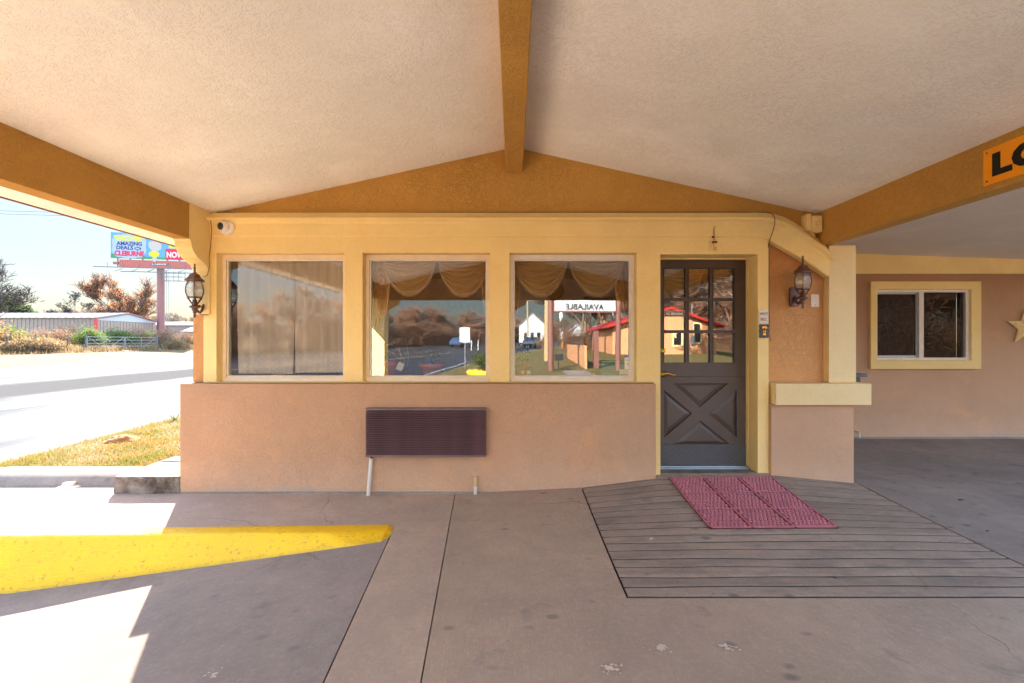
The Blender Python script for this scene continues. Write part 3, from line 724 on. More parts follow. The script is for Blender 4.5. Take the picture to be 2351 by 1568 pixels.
for (c_, d) in rowz:
    for (a, b) in colz:
        m = MB(); m.add([(dx(a), DY+.02, dzz(d)), (dx(b), DY+.02, dzz(d)), (dx(b), DY+.02, dzz(c_)), (dx(a), DY+.02, dzz(c_))], [(0, 1, 2, 3)]); m.build('pane', M['glass_door'], door, normals=False)
        m = MB(); e = 5; m.prism([rect(dx(a-e), dx(b+e), dzz(d+e), dzz(c_-e)), rect(dx(a-.5), dx(b+.5), dzz(d+.5), dzz(c_-.5))], DY-.006, DY-.0005); m.build('glazing_bead', M['door'], door)
m = MB(); m.box(x0+.01, x1-.008, DY-.004, DY-.0005, zb+.004, dzz(1322)); kp = m.build('kick_plate', M['kick'], door)
m = MB()
for i in range(27):
    for j in range(9):
        cx_ = x0+.03+i*.0335; cz_ = zb+.018+j*.0235; sg = 1 if (i+j) % 2 else -1
        m.obox((cx_, DY-.0045, cz_), (.010, 0, .010*sg), (-.0022*sg, 0, .0022), (0, -.0022, 0))
m.build('tread_pattern', M['kick'], kp, normals=False, kind='stuff')
m = MB(); m.lathe([(.0, -.0), (.03, 0), (.03, .008), (.014, .014), (.012, .05)], (dx(135)+.02, DY-.001, dzz(920)), 16, axis='y')
hx, hz = dx(135)+.02, dzz(918)
m.tube([(hx, DY-.05, hz), (hx+.03, DY-.055, hz+.006), (hx+.06, DY-.055, hz-.004), (hx+.085, DY-.055, hz-.014), (hx+.105, DY-.052, hz-.008)], [.009, .009, .007, .007, .006], 10); m.build('handle', M['brass'], door)
m = MB(); m.lathe([(.0, 0), (.028, 0), (.028, .01), (.018, .02), (.0, .022)], (dx(135)+.012, DY-.001, dzz(787)), 16, axis='y'); m.build('deadbolt', M['brass'], door)
# door frame, threshold, tiles
m = MB(); m.box(DX[0]+.0, DX[0]+.012, 4.66, 4.742, .19, DT-.002); m.box(DX[1]-.004, DX[1]+.018, 4.68, 4.742, .19, DT-.002); m.box(DX[0]+.013, DX[1]-.005, 4.68, 4.72, DT-.016, DT-.003)
m.build('door_frame', M['yellow'], off)
m = MB(); m.box(DX[0]+.001, DX[1]-.001, 4.665, 4.76, .12, .204); m.box(DX[0]+.001, DX[1]-.001, 4.64, 4.664, .12, .192); m.build('threshold', M['galv'], off, bevel=.004)
for i in range(5):
    a = DX[0]+.002+i*.186; m = MB(); m.box(a, a+.181, 4.50, 4.638, .10, .181+R.uniform(-.001, .001)); m.build('tile', M['tile'], off, bevel=.002)

# ------------------------------------------------------------------ motel wing on the right
wing = thing('motel_wing', 'tan stucco wing with a sliding window, set back to the right of the office', 'building', (0, 0, 0))
YW = 7.0
wp = lambda u, v: ((u-CX)*YW/F, H-(v-CY)*YW/F)
ax, az = wp(2008, 827); bx, bz_ = wp(2222, 665); ox, oz = wp(1993, 847); px, pz = wp(2245, 647)
m = MB(); m.prism([rect(3.205, 14, -.1, 2.9), rect(ax-.02, bx+.02, az-.02, bz_+.02)], YW, YW+.2); m.build('wall', M['tan'], wing)
m = MB(); m.prism([[(3.205, 2.44), (14, 2.44), (14, 2.36+.2), (3.205, 2.83)]], YW-.06, YW-.001); m.build('eave_band', M['yellow'], wing, bevel=.005)
m = MB(); m.prism([rect(ox, px, oz, pz), rect(ax, bx, az, bz_)], YW-.055, YW-.001); m.build('window_surround', M['yellow'], wing, bevel=.006)
m = MB(); xm = wp(2113, 0)[0]; f_ = .04
m.prism([rect(ax+.001, bx-.001, az+.001, bz_-.001), rect(ax+f_*.5, xm-.035, az+f_, bz_-f_), rect(xm+.035, bx-f_*1.2, az+f_, bz_-f_)], YW-.02, YW+.06); wo = m.build('window', M['white'], wing, bevel=.003)
m = MB(); m.prism([rect(ax+f_*.5, xm-.035, az+f_, bz_-f_), rect(ax+f_*.5+.03, xm-.06, az+f_+.03, bz_-f_-.025)], YW+.01, YW+.03); m.build('sash', M['galv'], wo)
m = MB(); m.add([(ax, YW+.02, az), (bx, YW+.02, az), (bx, YW+.02, bz_), (ax, YW+.02, bz_)], [(0, 1, 2, 3)]); m.build('pane', M['glass_dark'], wo, normals=False)
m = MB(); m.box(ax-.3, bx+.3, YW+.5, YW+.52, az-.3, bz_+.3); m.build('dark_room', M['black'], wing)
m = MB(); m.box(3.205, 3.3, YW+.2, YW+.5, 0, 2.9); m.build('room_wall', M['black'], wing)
m = MB(); m.prism([[(3.068, 2.80), (11, 2.54), (11, 2.66), (3.068, 2.92)]], 3.0, 12.2); m.build('soffit', M['soffit'], wing)
m = MB(); m.prism([[(3.4, 2.925), (11.1, 2.672), (11.1, 2.79), (3.4, 3.05)]], 2.95, 12.4); m.build('roof', M['roof_metal'], wing)
m = MB(); m.box(3.215, 13, YW-.03, YW-.002, -.05, .02); m.build('foundation', M['curb_stone'], wing)
# trim piece beyond the beam
m = MB(); m.box(3.075, 3.12, 1.2, 3.02, 2.52, 2.60); m.build('batten', M['pale_yellow'], wing)

# star
def starprof(r, ri=.42): return [(r*(1 if k % 2 == 0 else ri)*math.sin(math.pi*k/5), r*(1 if k % 2 == 0 else ri)*math.cos(math.pi*k/5)) for k in range(10)]
cst = P(2362, 751, 6.93); sp = starprof(.275)
m = MB(); V = [(cst.x+a, YW-.01, cst.z+b) for a, b in sp]+[(cst.x, YW-.075, cst.z)]+[(cst.x+a, YW-.03, cst.z+b) for a, b in sp]
m.add(V, [(11+k, 11+(k+1) % 10, 10) for k in range(10)]+[(k, (k+1) % 10, 11+(k+1) % 10, 11+k) for k in range(10)])
o = m.build('wall_star', M['star']); tag(o, 'cream five-pointed metal star hung on the wing wall right of the sliding window', 'star')
# dark bench arm behind the ledge
t = thing('metal_shelf', 'dark metal slab jutting out just above the right end of the ledge', 'shelf', (0, 0, 0))
a = P(1960, 872, 4.8); m = MB(); m.box(3.22, 3.61, 4.79, 4.98, a.z+.03, a.z+.062); m.build('top_slab', M['dark_steel'], t, bevel=.004)
m = MB(); m.box(3.22, 3.545, 4.80, 4.96, a.z-.028, a.z+.028); m.build('lower_block', M['black'], t, bevel=.004)
# conduit behind the ledge, wall stub
m = MB(); m.tube([(3.262, 4.62, .0), (3.262, 4.62, .84)], .014, 10); o = m.build('conduit', M['galv']); tag(o, 'thin grey conduit running down below the right end of the ledge', 'pipe')
m = MB(); a = P(1975, 1000, 6.9); m.tube([(a.x, 6.99, a.z+.04), (a.x, 6.93, a.z+.04), (a.x, 6.92, a.z+.025), (a.x, 6.92, a.z-.03)], .014, 10); o = m.build('drain_stub', M['pvc']); tag(o, 'short white drain elbow at the foot of the wing wall', 'pipe')

# ------------------------------------------------------------------ things fixed to the facade
# louvred air-conditioner cover
LY = 4.36; lx0, lx1, lz0, lz1 = -1.365, -.25, .378, .818
t = thing('louvred_cover', 'maroon louvred metal air conditioner cover on the wall below the middle window', 'air conditioner', (0, 0, 0))
m = MB(); m.prism([rect(lx0+.004, lx1-.004, lz0+.004, lz1), rect(lx0+.012, lx1-.012, lz0+.016, lz1-.016)], LY+.004, 4.419); m.box(lx0+.013, lx1-.013, LY+.026, LY+.03, lz0+.017, lz1-.017, 1); m.build('housing', [M['louvre'], M['black']], t)  # black back sheet stands in for shade between the slats
m = MB(); pitch = (lz1-lz0-.03)/20
m.prism([[(LY-.014, 0), (LY-.006, -.004), (LY+.022, pitch*.74), (LY+.016, pitch*.80)]], lx0, lx1, 'x'); s0 = m.build('slat', M['louvre'], t)
for k in range(20):
    if k == 0: s0.location = (0, 0, lz0+.012)
    else: share(s0, 'slat', t, (0, 0, lz0+.012+pitch*k))
m = MB(); m.box(lx0, lx1, LY-.012, 4.419, lz1-.012, lz1+.004); m.build('top_flange', M['louvre'], t, bevel=.002)
m = MB(); m.box(lx0, lx1, LY-.012, LY+.02, lz0-.006, lz0+.010); m.build('bottom_rail', M['louvre'], t, bevel=.002)
# drain pipes
t = thing('drain_pipe', 'tall white plastic drain pipe under the left end of the louvred cover', 'pipe', (0, 0, 0))
m = MB(); m.tube([(-1.346, 4.37, -.0), (-1.325, 4.39, .35)], .0175, 14); m.build('pipe', M['pvc'], t)
m = MB(); m.tube([(-1.325, 4.39, .345), (-1.318, 4.395, .37), (-1.31, 4.40, .385)], .011, 8); m.build('hose', M['rubber_black'], t)
t = thing('drain_pipe', 'short pipe stub, tan above and white below, right of the louvred cover', 'pipe', (0, 0, 0))
m = MB(); m.tube([(-.352, 4.385, -.0), (-.352, 4.388, .09)], .0165, 14); m.build('lower_pipe', M['pvc'], t)
m = MB(); m.tube([(-.352, 4.388, .09), (-.353, 4.39, .185)], .0155, 14, cap=False); m.tube([(-.353, 4.39, .18), (-.353, 4.39, .181)], .013, 12, 1); m.build('upper_pipe', [M['pvc_old'], M['black']], t)
# security camera
a = P(519, 521, 4.46)
t = thing('security_camera', 'white dome security camera with a ring of lights at the top left of the front', 'camera', (a.x, 4.478, a.z))
m = MB(); m.lathe([(0, 0), (.075, 0), (.075, .012), (.066, .024), (.05, .034)], n=28, axis='y'); m.build('base_ring', M['white'], t)
eye = bpy.data.objects.new('eyeball', None)
m = MB(); m.lathe([(0, -.05), (.03, -.045), (.052, -.02), (.058, .0), (.055, .02), (.045, .034), (.039, .04), (.036, .040)], n=24); eb = m.build('eyeball', M['white'], t)
m2 = MB(); m2.lathe([(0, .038), (.0345, .038), (.0345, .041), (0, .041)], n=24); lens = m2.build('lens_ring', M['dark_steel'], eb)
m2 = MB(); m2.lathe([(0, .0405), (.013, .0405), (.011, .046), (0, .047)], n=16); m2.build('lens', M['black'], eb)
eb.location = (-.012, -.032, 0); eb.rotation_euler = Vector((-.25, -1, -.12)).to_track_quat('Z', 'Y').to_euler()
# wall lanterns
def lantern(x, z_top, ywall, label, zfac=1):
    t = thing('wall_lantern', label, 'lantern', (x, ywall, z_top-.20), 0, 'lanterns on the office front'); t.location = (x, ywall, z_top)
    r = -.148; c = (0, r, 0)
    def L(name, prof, mt, n=6, smooth=False, rot=0): m_ = MB(); m_.lathe(prof, c, n, 0, smooth, 'z', rot); return m_.build(name, M[mt], t)
    L('finial', [(0, 0), (.006, -.006), (.0085, -.022), (.005, -.034), (.014, -.042), (.006, -.05), (.011, -.056), (.006, -.062), (.012, -.07), (.006, -.076), (.014, -.086), (.02, -.094)], 'bronze', 14, True)
    L('roof', [(.012, -.088), (.03, -.096), (.046, -.108), (.056, -.13), (.07, -.142), (.088, -.158), (.088, -.166), (.072, -.17), (.06, -.17)], 'bronze', 6)
    L('glass_shade', [(.056, -.171), (.070, -.20), (.0775, -.24), (.0745, -.275), (.062, -.312)], 'glass_lamp', 6)
    m_ = MB()
    for k in range(6):
        a_ = math.pi*k/3
        m_.tube([(rr*math.cos(a_), r+rr*math.sin(a_), zz) for rr, zz in [(.058, -.171), (.072, -.20), (.080, -.24), (.077, -.275), (.064, -.312)]], .0042, 5)
    m_.build('rib_cage', M['bronze'], t)
    L('collar', [(.05, -.311), (.068, -.311), (.07, -.32), (.05, -.322)], 'bronze', 6)
    m_ = MB()
    for k in range(6):
        a_ = math.pi*k/3
        m_.tube([(rr*math.cos(a_), r+rr*math.sin(a_), zz) for rr, zz in [(.062, -.322), (.05, -.335), (.04, -.35), (.026, -.372)]], .007, 5)
    m_.lathe([(0, -.33), (.018, -.335), (.02, -.365), (.026, -.375), (.022, -.39)], c, 10); m_.build('cage', M['bronze'], t)
    L('tail', [(.01, -.388), (.04, -.392), (.046, -.402), (.04, -.412), (.022, -.418), (.026, -.43), (.014, -.445), (.02, -.455), (.008, -.465), (.012, -.48), (.009, -.495), (0, -.505)], 'bronze', 14, True)
    m_ = MB(); m_.tube([(0, r, -.405), (0, r+.04, -.44), (0, r+.07, -.455), (0, r+.10, -.43), (0, -.03, -.39), (0, -.012, -.37)], [.011, .013, .011, .012, .014, .014], 8)
    m_.tube([(0, r+.02, -.40), (0, r+.06, -.385), (0, -.04, -.40)], .008, 7); m_.build('arm', M['bronze'], t)
    pl = [(-.048, -.30), (-.034, -.285), (.034, -.285), (.048, -.30), (.048, -.455), (.034, -.47), (-.034, -.47), (-.048, -.455)]
    m_ = MB(); m_.prism([pl], -.022, 0); m_.build('back_plate', M['bronze'], t, bevel=.004)
    m_ = MB(); m_.lathe([(0, -.20), (.018, -.205), (.027, -.225), (.024, -.25), (.013, -.275), (.012, -.31), (0, -.31)], c, 14); m_.build('bulb', M['bulb'], t)
    return t
lantern(-2.945, 2.163, 4.499, 'bronze wall lantern under the scrolled bracket at the left corner')
lantern(2.725, 2.25, 4.571, 'bronze wall lantern in the recess right of the door')
# blank plate
a, b = P(1861.6, 704.6, 4.57), P(1879.7, 676, 4.57)
t = thing('blank_plate', 'blank white electrical cover plate beside the right lantern', 'cover plate')
m = MB(); m.box(a.x, b.x, 4.564, 4.5715, a.z, b.z); m.build('plate', M['white'], t, bevel=.002)
for zz in (a.z+.018, b.z-.018): m = MB(); m.lathe([(0, 0), (.004, 0), (.003, .002)], ((a.x+b.x)/2, 4.5635, zz), 10, axis='y'); m.build('screw', M['screw'], t)
# night bell sign and push button
a, b = P(1742.6, 743, 4.5), P(1763.6, 711, 4.5)
t = thing('night_bell_sign', 'small white sign reading NIGHT BELL on the door jamb', 'sign')
m = MB(); m.box(a.x, b.x, 4.494, 4.4992, a.z, b.z); m.build('plate', M['sign_white'], t, bevel=.002)
cx_ = (a.x+b.x)/2; text('NIGHT', M['ink_maroon'], t, (cx_, 4.4934, b.z-.039), .03, fit=(.074, .026)); text('BELL', M['ink_maroon'], t, (cx_, 4.4934, a.z+.042), .03, fit=(.058, .026))
a, b = P(1742, 776, 4.5), P(1764, 743.6, 4.5)
t = thing('door_bell', 'black scalloped door bell plate with a brass pineapple, below the bell sign', 'door bell')
w_, h_ = (b.x-a.x)/2, (b.z-a.z)/2; cx_, cz_ = (a.x+b.x)/2, (a.z+b.z)/2-.001
m = MB(); m.prism([[(cx_+p*w_, cz_+q_*h_) for p, q_ in [(-1,-.8),(-.8,-1),(-.4,-.92),(0,-1),(.4,-.92),(.8,-1),(1,-.8),(.9,-.4),(1,0),(.9,.4),(1,.8),(.8,1),(.4,.92),(0,.98),(-.4,.92),(-.8,1),(-1,.8),(-.9,.4),(-1,0),(-.9,-.4)]]], 4.488, 4.4992); m.build('plate', M['black'], t, bevel=.002)
m = MB(); m.lathe([(0, 0), (.018, 0), (.016, .006), (.006, .008)], (cx_, 4.487, cz_-.008), 14, axis='y')
for k in range(7):
    a_ = rad(-54+18*k); m.obox((cx_+.016*math.sin(a_), 4.484, cz_+.014+.018*math.cos(a_)), (.0032*math.cos(a_), 0, -.0032*math.sin(a_)), (0, .002, 0), (.016*math.sin(a_), 0, .016*math.cos(a_)))
m.box(cx_-.015, cx_+.015, 4.483, 4.4875, cz_-.04, cz_-.022); m.build('pineapple', M['brass'], t)
m = MB(); m.lathe([(0, 0), (.007, 0), (.006, .003)], (cx_, 4.479, cz_-.008), 12, axis='y'); m.build('button', M['berry'], t)
# cable along the cornice
def zc(u): return P(u, interp(u, [(500, 487), (560, 489), (600, 493.5), (640, 492), (720, 494), (760, 489), (870, 491), (980, 488), (1178, 487.4), (1500, 487), (1700, 487), (1760, 487.5)]), 4.53)
pts = [P(448+20, 635, 4.46), P(476, 632, 4.45), P(480.5, 615, 4.44), P(480, 590, 4.44), P(484, 560, 4.44), P(486, 530, 4.44), P(483, 500, 4.45), P(486, 489, 4.50)]
m = MB(); m.tube(pts, .0032, 6); o = m.build('lamp_cable', M['wire']); tag(o, 'thin brown cable curving down to the left lantern', 'cable')
m = MB(); m.tube([zc(u) for u in range(490, 1761, 15)]+[P(1772, 489, 4.46), P(1779, 500, 4.425), P(1779, 515, 4.43), P(1774, 532, 4.45), P(1768, 548, 4.468), P(1764.5, 560, 4.49), P(1765.5, 600, 4.545), P(1765, 680, 4.56), P(1766, 740, 4.56), P(1765.5, 766, 4.56), P(1770, 782, 4.555)], .0034, 6)
o = m.build('bell_cable', M['wire']); tag(o, 'brown cable along the cornice and down beside the door to the bell', 'cable')
# dried ornament
t = thing('dried_ornament', 'string of dried fruit and husks hanging above the door', 'ornament', (1.912, 4.495, 0))
m = MB(); z0_ = P(0, 522, 4.47).z; m.tube([(0, -.02, z0_), (.002, -.024, z0_-.10), (-.004, -.02, z0_-.21)], .0022, 5); m.tube([(.0, -.02, z0_), (-.008, -.024, z0_-.07)], .0016, 5)
m.tube([(0, -.02, z0_), (.012, -.03, z0_+.008)], .0016, 5); m.tube([(0, -.02, z0_), (-.01, -.03, z0_+.004)], .0016, 5); m.build('string', M['wire'], t)
for (ddx, dz2) in ((-.012, -.092), (-.012, -.142), (.014, -.14)):
    m = MB(); m.lathe([(0, -.013), (.009, -.009), (.013, 0), (.009, .009), (0, .013)], (ddx, -.028, z0_+dz2), 12); m.build('fruit', M['berry'], t)
for k in range(14):
    a_ = R.uniform(0, 6.28); b_ = z0_-.10-R.uniform(0, .11); L_ = R.uniform(.012, .028)
    m = MB(); c0 = Vector((0, -.022, b_)); d = Vector((math.cos(a_), -.3, math.sin(a_)*.6)); e_ = Vector((-d.z, 0, d.x))*.25
    m.add([c0, c0+d*L_*.5+e_*L_, c0+d*L_, c0+d*L_*.5-e_*L_], [(0, 1, 2, 3)]); m.build('husk', M['dried'], t, normals=False)
# painted junction box
t = thing('junction_box', 'yellow painted electrical box wedged between cornice and right beam', 'electrical box')
a, b = P(1853, 533, 4.44), P(1888, 492, 4.44)
m = MB(); m.box(a.x+.05, b.x, 4.43, 4.545, a.z, b.z-.01); m.build('box', M['yellow'], t, bevel=.012)
m = MB(); m.box(a.x, a.x+.048, 4.44, 4.545, a.z+.02, b.z+.01); m.build('side_flange', M['yellow'], t, bevel=.01)
m = MB(); m.lathe([(0, 0), (.022, 0), (.02, .006), (.01, .008)], ((a.x+b.x)/2+.03, 4.429, (a.z+b.z)/2), 14, axis='y'); m.build('knockout', M['yellow'], t)
m = MB(); m.lathe([(.0, 0), (.02, 0), (.018, .05), (.0, .05)], ((a.x+b.x)/2+.02, 4.5, a.z-.05), 12); m.build('connector', M['pale_yellow'], t)
# LO... sign on the right beam
t = thing('beam_sign', 'orange sign with heavy black letters on the right beam', 'sign', (2.921, 2.92, 0))
m = MB(); m.prism([[(0, 2.402), (-1.35, 2.402), (-1.35, 2.622), (0, 2.622)]], -.002, .003, 'x'); m.build('panel', M['sign_orange'], t)
text('LO', M['sign_black'], t, (-.0035, -.205, 2.512), .2, rot=(rad(90), 0, rad(-90)), bold=.012, fit=(.30, .142), space=1.1)
for yy, zz in ((-.022, 2.425), (-.022, 2.60), (-1.32, 2.425), (-1.32, 2.60)):
    m = MB(); m.lathe([(0, .0), (.006, .0), (.005, .003), (0, .004)], (0, 0, 0), 10); s_ = m.build('screw', M['screw'], t); s_.rotation_euler = (0, rad(-90), 0); s_.location = (-.0022, yy, zz)

# ------------------------------------------------------------------ red rubber mat
mx0, mx1, my0, my1 = 1.46, 2.415, 3.49, 4.40
t = thing('door_mat', 'pink-red perforated rubber mat in front of the door', 'mat', (0, 0, 0))
def mz(x, y): return gz(x, y)+.002
m = MB(); patch(m, K(mx0), K(mx1), lsp(my0, my1, 12), 12, lambda x, y: mz(x, y)+.008, .008); m.build('base_sheet', M['mat_dark'], t, normals=False)
m = MB(); bw = (mx1-mx0)/3; bh = (my1-my0)/3
for i in range(4):
    xx = mx0+i*bw; w_ = .014 if i in (0, 3) else .018
    a_, b_ = (xx, xx+w_) if i == 0 else ((xx-w_, xx) if i == 3 else (xx-w_/2, xx+w_/2))
    patch(m, K(a_), K(b_), lsp(my0, my1, 12), 1, lambda x, y: mz(x, y)+.016, .012)
for j in range(4):
    yy = my0+j*bh; w_ = .018 if j in (0, 3) else .012
    a_, b_ = (yy, yy+w_) if j == 0 else ((yy-w_, yy) if j == 3 else (yy-w_/2, yy+w_/2))
    patch(m, K(mx0), K(mx1), [a_, b_], 14, lambda x, y: mz(x, y)+.0155, .012)
m.build('border', M['mat'], t, normals=False)
m = MB()
for bi in range(3):
    for bj in range(3):
        for i in range(9):
            for j in range(8):
                xx = mx0+bi*bw+.03+(i+(.25 if j % 2 else -.05))*(bw-.055)/8.6; yy = my0+bj*bh+.028+j*(bh-.05)/7.4
                zz = mz(xx, yy)+.006; r_ = .0155
                o_ = []
                for rr, h_ in ((r_, 0), (r_, .009), (r_*.72, .0125), (r_*.4, .009)):
                    for k in range(8): a_ = math.pi*k/4; o_.append((xx+rr*math.cos(a_), yy+rr*.86*math.sin(a_), zz+h_))
                m.add(o_, [(q_*8+k, q_*8+(k+1) % 8, (q_+1)*8+(k+1) % 8, (q_+1)*8+k) for q_ in range(3) for k in range(8)]+[tuple(24+k for k in range(8))], 0, True)
m.build('rubber_rings', M['mat'], t, normals=False, kind='stuff')

# ------------------------------------------------------------------ curtains, valances, plants
def cloth_uv(o, uvs):
    me = o.data; ul = me.uv_layers.new(name='UV')
    for lo_ in me.loops: ul.data[lo_.index].uv = uvs[lo_.vertex_index]
def lace(xa, xb, zt_, zb_, seed, label):
    rr = random.Random(seed); nx, nz = 90, 40; V = []; U = []; ph_ = [rr.uniform(0, 6) for _ in range(4)]
    def fold(x, t_): return 4.70+.012*math.sin(x*38+ph_[0])*(.6+.4*t_)+.008*math.sin(x*71+ph_[1])+.012*math.sin(x*14+ph_[2])
    def pos(s, t_):      # t_ 0 top .. 1 bottom
        x = xa+(xb-xa)*s+ .012*math.sin(t_*3+seed)*(s-.5)*2*t_
        zz = zt_+(zb_-zt_)*t_ + (.006*abs(math.sin(s*50)) if t_ > .99 else 0)
        return (x, fold(x, t_)+(.004*math.sin(s*240) if t_ < .05 else 0), zz)
    for j in range(nz+1):
        for i in range(nx+1): V.append(pos(i/nx, j/nz)); U.append((xa+(xb-xa)*i/nx, 1-j/nz))
    m = MB(); m.add(V, [(j*(nx+1)+i, j*(nx+1)+i+1, (j+1)*(nx+1)+i+1, (j+1)*(nx+1)+i) for j in range(nz) for i in range(nx)], 0, True)
    o = m.build('lace_curtain', M['lace'], normals=False); tag(o, label, 'curtain', 'lace curtains in the left window'); cloth_uv(o, U)
    k = 0; s = .12
    while s < .95:
        c0 = pos(s, .905); m = MB(); pts = []
        for q_ in range(16):
            rr_ = .05 if q_ % 2 == 0 else .018
            a_ = math.pi*q_/8; x_ = c0[0]+rr_*math.cos(a_); pts.append((x_, fold(x_, .9)-.003, c0[2]+rr_*math.sin(a_)))
        m.add(pts+[(c0[0], fold(c0[0], .9)-.003, c0[2])], [(q_, (q_+1) % 16, 16) for q_ in range(16)]); m.build('flower_motif', M['lace_solid'], o, normals=False)
        s += .245
    return o
lace(-2.74, -2.184, 2.235, 1.115, 1, 'left panel of the lace curtain in the leftmost window')
lace(-2.19, -1.60, 2.235, 1.125, 2, 'right panel of the lace curtain in the leftmost window')
def swag(x0_, x1_, zt_, drop, y_, parent, seed, nf=7):
    rr = random.Random(seed); nx, nt = 44, 110; V = []; asym = rr.uniform(-.08, .08); ph_ = rr.uniform(0, 6)
    def pos(s, t_):
        q_ = math.sin(math.pi*min(1, max(0, s+asym*math.sin(math.pi*s)*.5)))
        pinch = 1-.10*t_
        x = (x0_+x1_)/2+(s-.5)*(x1_-x0_)*pinch
        zz = zt_-drop*(t_*(.08+.92*q_**.58))
        fr = nf*t_**.85
        yy = y_-.02*math.sin(math.pi*s)*(1-.2*t_)-.050*abs(math.sin(math.pi*fr+.35*math.sin(3*s+ph_)))**.75*(.35+.65*q_)+.006*math.sin(17*s+9*t_+ph_)*t_
        return Vector((x, yy, zz))
    for j in range(nt+1):
        for i in range(nx+1): V.append(pos(i/nx, j/nt))
    m = MB(); m.add(V, [(j*(nx+1)+i, j*(nx+1)+i+1, (j+1)*(nx+1)+i+1, (j+1)*(nx+1)+i) for j in range(nt) for i in range(nx)], 0, True)
    o = m.build('swag', M['satin'], parent, normals=False)
    m = MB(); n_ = 46
    for i in range(n_+1):
        s = .005+.99*i/n_; p = pos(s, 1); L_ = .038+rr.uniform(-.004, .004)
        a_, b_ = p+Vector((-.0035, -.004, .004)), p+Vector((.0035, -.004, .004)); d = Vector((rr.uniform(-.003, .003), 0, -L_))
        m.add([a_, b_, b_+d, a_+d], [(0, 1, 2, 3)])
    q_ = [pos(i/60, 1) for i in range(61)]; m.tube([p+Vector((0, -.003, 0)) for p in q_], .004, 5)
    m.build('fringe', M['fringe'], o, normals=False, kind='stuff'); return o
def jabot(xa, xb, zt_, zb_, y_, parent, side, seed):
    rr = random.Random(seed); nx, nz = 20, 20; V = []; ph_ = rr.uniform(0, 6)
    def pos(s, t_):                       # side 1: fringe on the right edge, -1 on the left
        w0 = (xb-xa); w_ = w0*(1-.55*t_**2) if t_ > .15 else w0
        x = xa+s*w_ if side == 1 else xb-s*w_
        return Vector((x, y_+.012*math.sin(s*14+ph_)+.01*t_, zt_+(zb_-zt_)*t_*(1-.0*s)))
    for j in range(nz+1):
        for i in range(nx+1): V.append(pos(i/nx, j/nz*(1-.25*i/nx)))
    m = MB(); m.add(V, [(j*(nx+1)+i, j*(nx+1)+i+1, (j+1)*(nx+1)+i+1, (j+1)*(nx+1)+i) for j in range(nz) for i in range(nx)], 0, True)
    o = m.build('side_drape', M['drape'], parent, normals=False)
    m = MB()
    for i in range(30):
        t_ = .25+.5*i/30; p = pos(1, t_); m.add([p+Vector((-.003, -.004, 0)), p+Vector((.003, -.004, 0)), p+Vector((.003+.004*side, -.004, -.036)), p+Vector((-.003+.004*side, -.004, -.036))], [(0, 1, 2, 3)])
    m.build('fringe', M['fringe'], o, normals=False, kind='stuff')
def header(x0_, x1_, z_, y_, parent, h_=.03):
    m = MB(); V = []; n_ = 120
    for i in range(n_+1):
        x = x0_+(x1_-x0_)*i/n_; yy = y_-.012+.006*math.sin(i*1.7)+.003*math.sin(i*.6)
        V += [(x, yy, z_-.004), (x, yy-.004, z_+h_*.5), (x, yy, z_+h_)]
    m.add(V, [(i*3+j, (i+1)*3+j, (i+1)*3+j+1, i*3+j+1) for i in range(n_) for j in range(2)], 0, True); m.build('rod_pocket', M['satin'], parent, normals=False)
yv = 4.70
def vx(u): return (u-CX)*yv/F
zv = H+(784-596)*yv/F
t = thing('swag_valance', 'gold satin swag valance with fringe in the middle window', 'valance', (0, 0, 0), 0, 'gold swag valances')
swag(vx(873), vx(1004), zv, .335, yv+.03, t, 11); swag(vx(1000), vx(1127), zv, .345, yv+.035, t, 12)
jabot(vx(850), vx(890), zv, 1.53, yv+.09, t, 1, 3); jabot(vx(1104), vx(1126), zv, 1.62, yv+.09, t, -1, 4); header(vx(848), vx(1126), zv, yv, t)
t = thing('swag_valance', 'gold satin swag valance with fringe in the right window, next to the door', 'valance', (0, 0, 0), 0, 'gold swag valances')
swag(vx(1174), vx(1307), zv, .345, yv+.03, t, 13); swag(vx(1303), vx(1436), zv, .34, yv+.035, t, 14)
jabot(vx(1172), vx(1194), zv, 1.58, yv+.09, t, 1, 5); jabot(vx(1414), vx(1450), zv, 1.66, yv+.09, t, -1, 6); header(vx(1172), vx(1450), zv, yv, t)
t = thing('swag_valance', 'gold satin swag valance behind the top panes of the door', 'valance', (0, 0, 0), 0, 'gold swag valances')
yd = 4.83
def vd(u): return (u-CX)*yd/F
zd = H+(784-628)*yd/F
swag(vd(1508), vd(1615), zd, .30, yd-.01, t, 15); swag(vd(1608), vd(1712), zd, .30, yd, t, 16); header(vd(1508), vd(1712), zd, yd, t, .08)
m = MB(); m.lathe([(0, 0), (.012, 0), (.009, .006)], (vd(1612), yd-.04, zd+.04), 12, axis='y'); m.build('button', M['sign_white'], t)

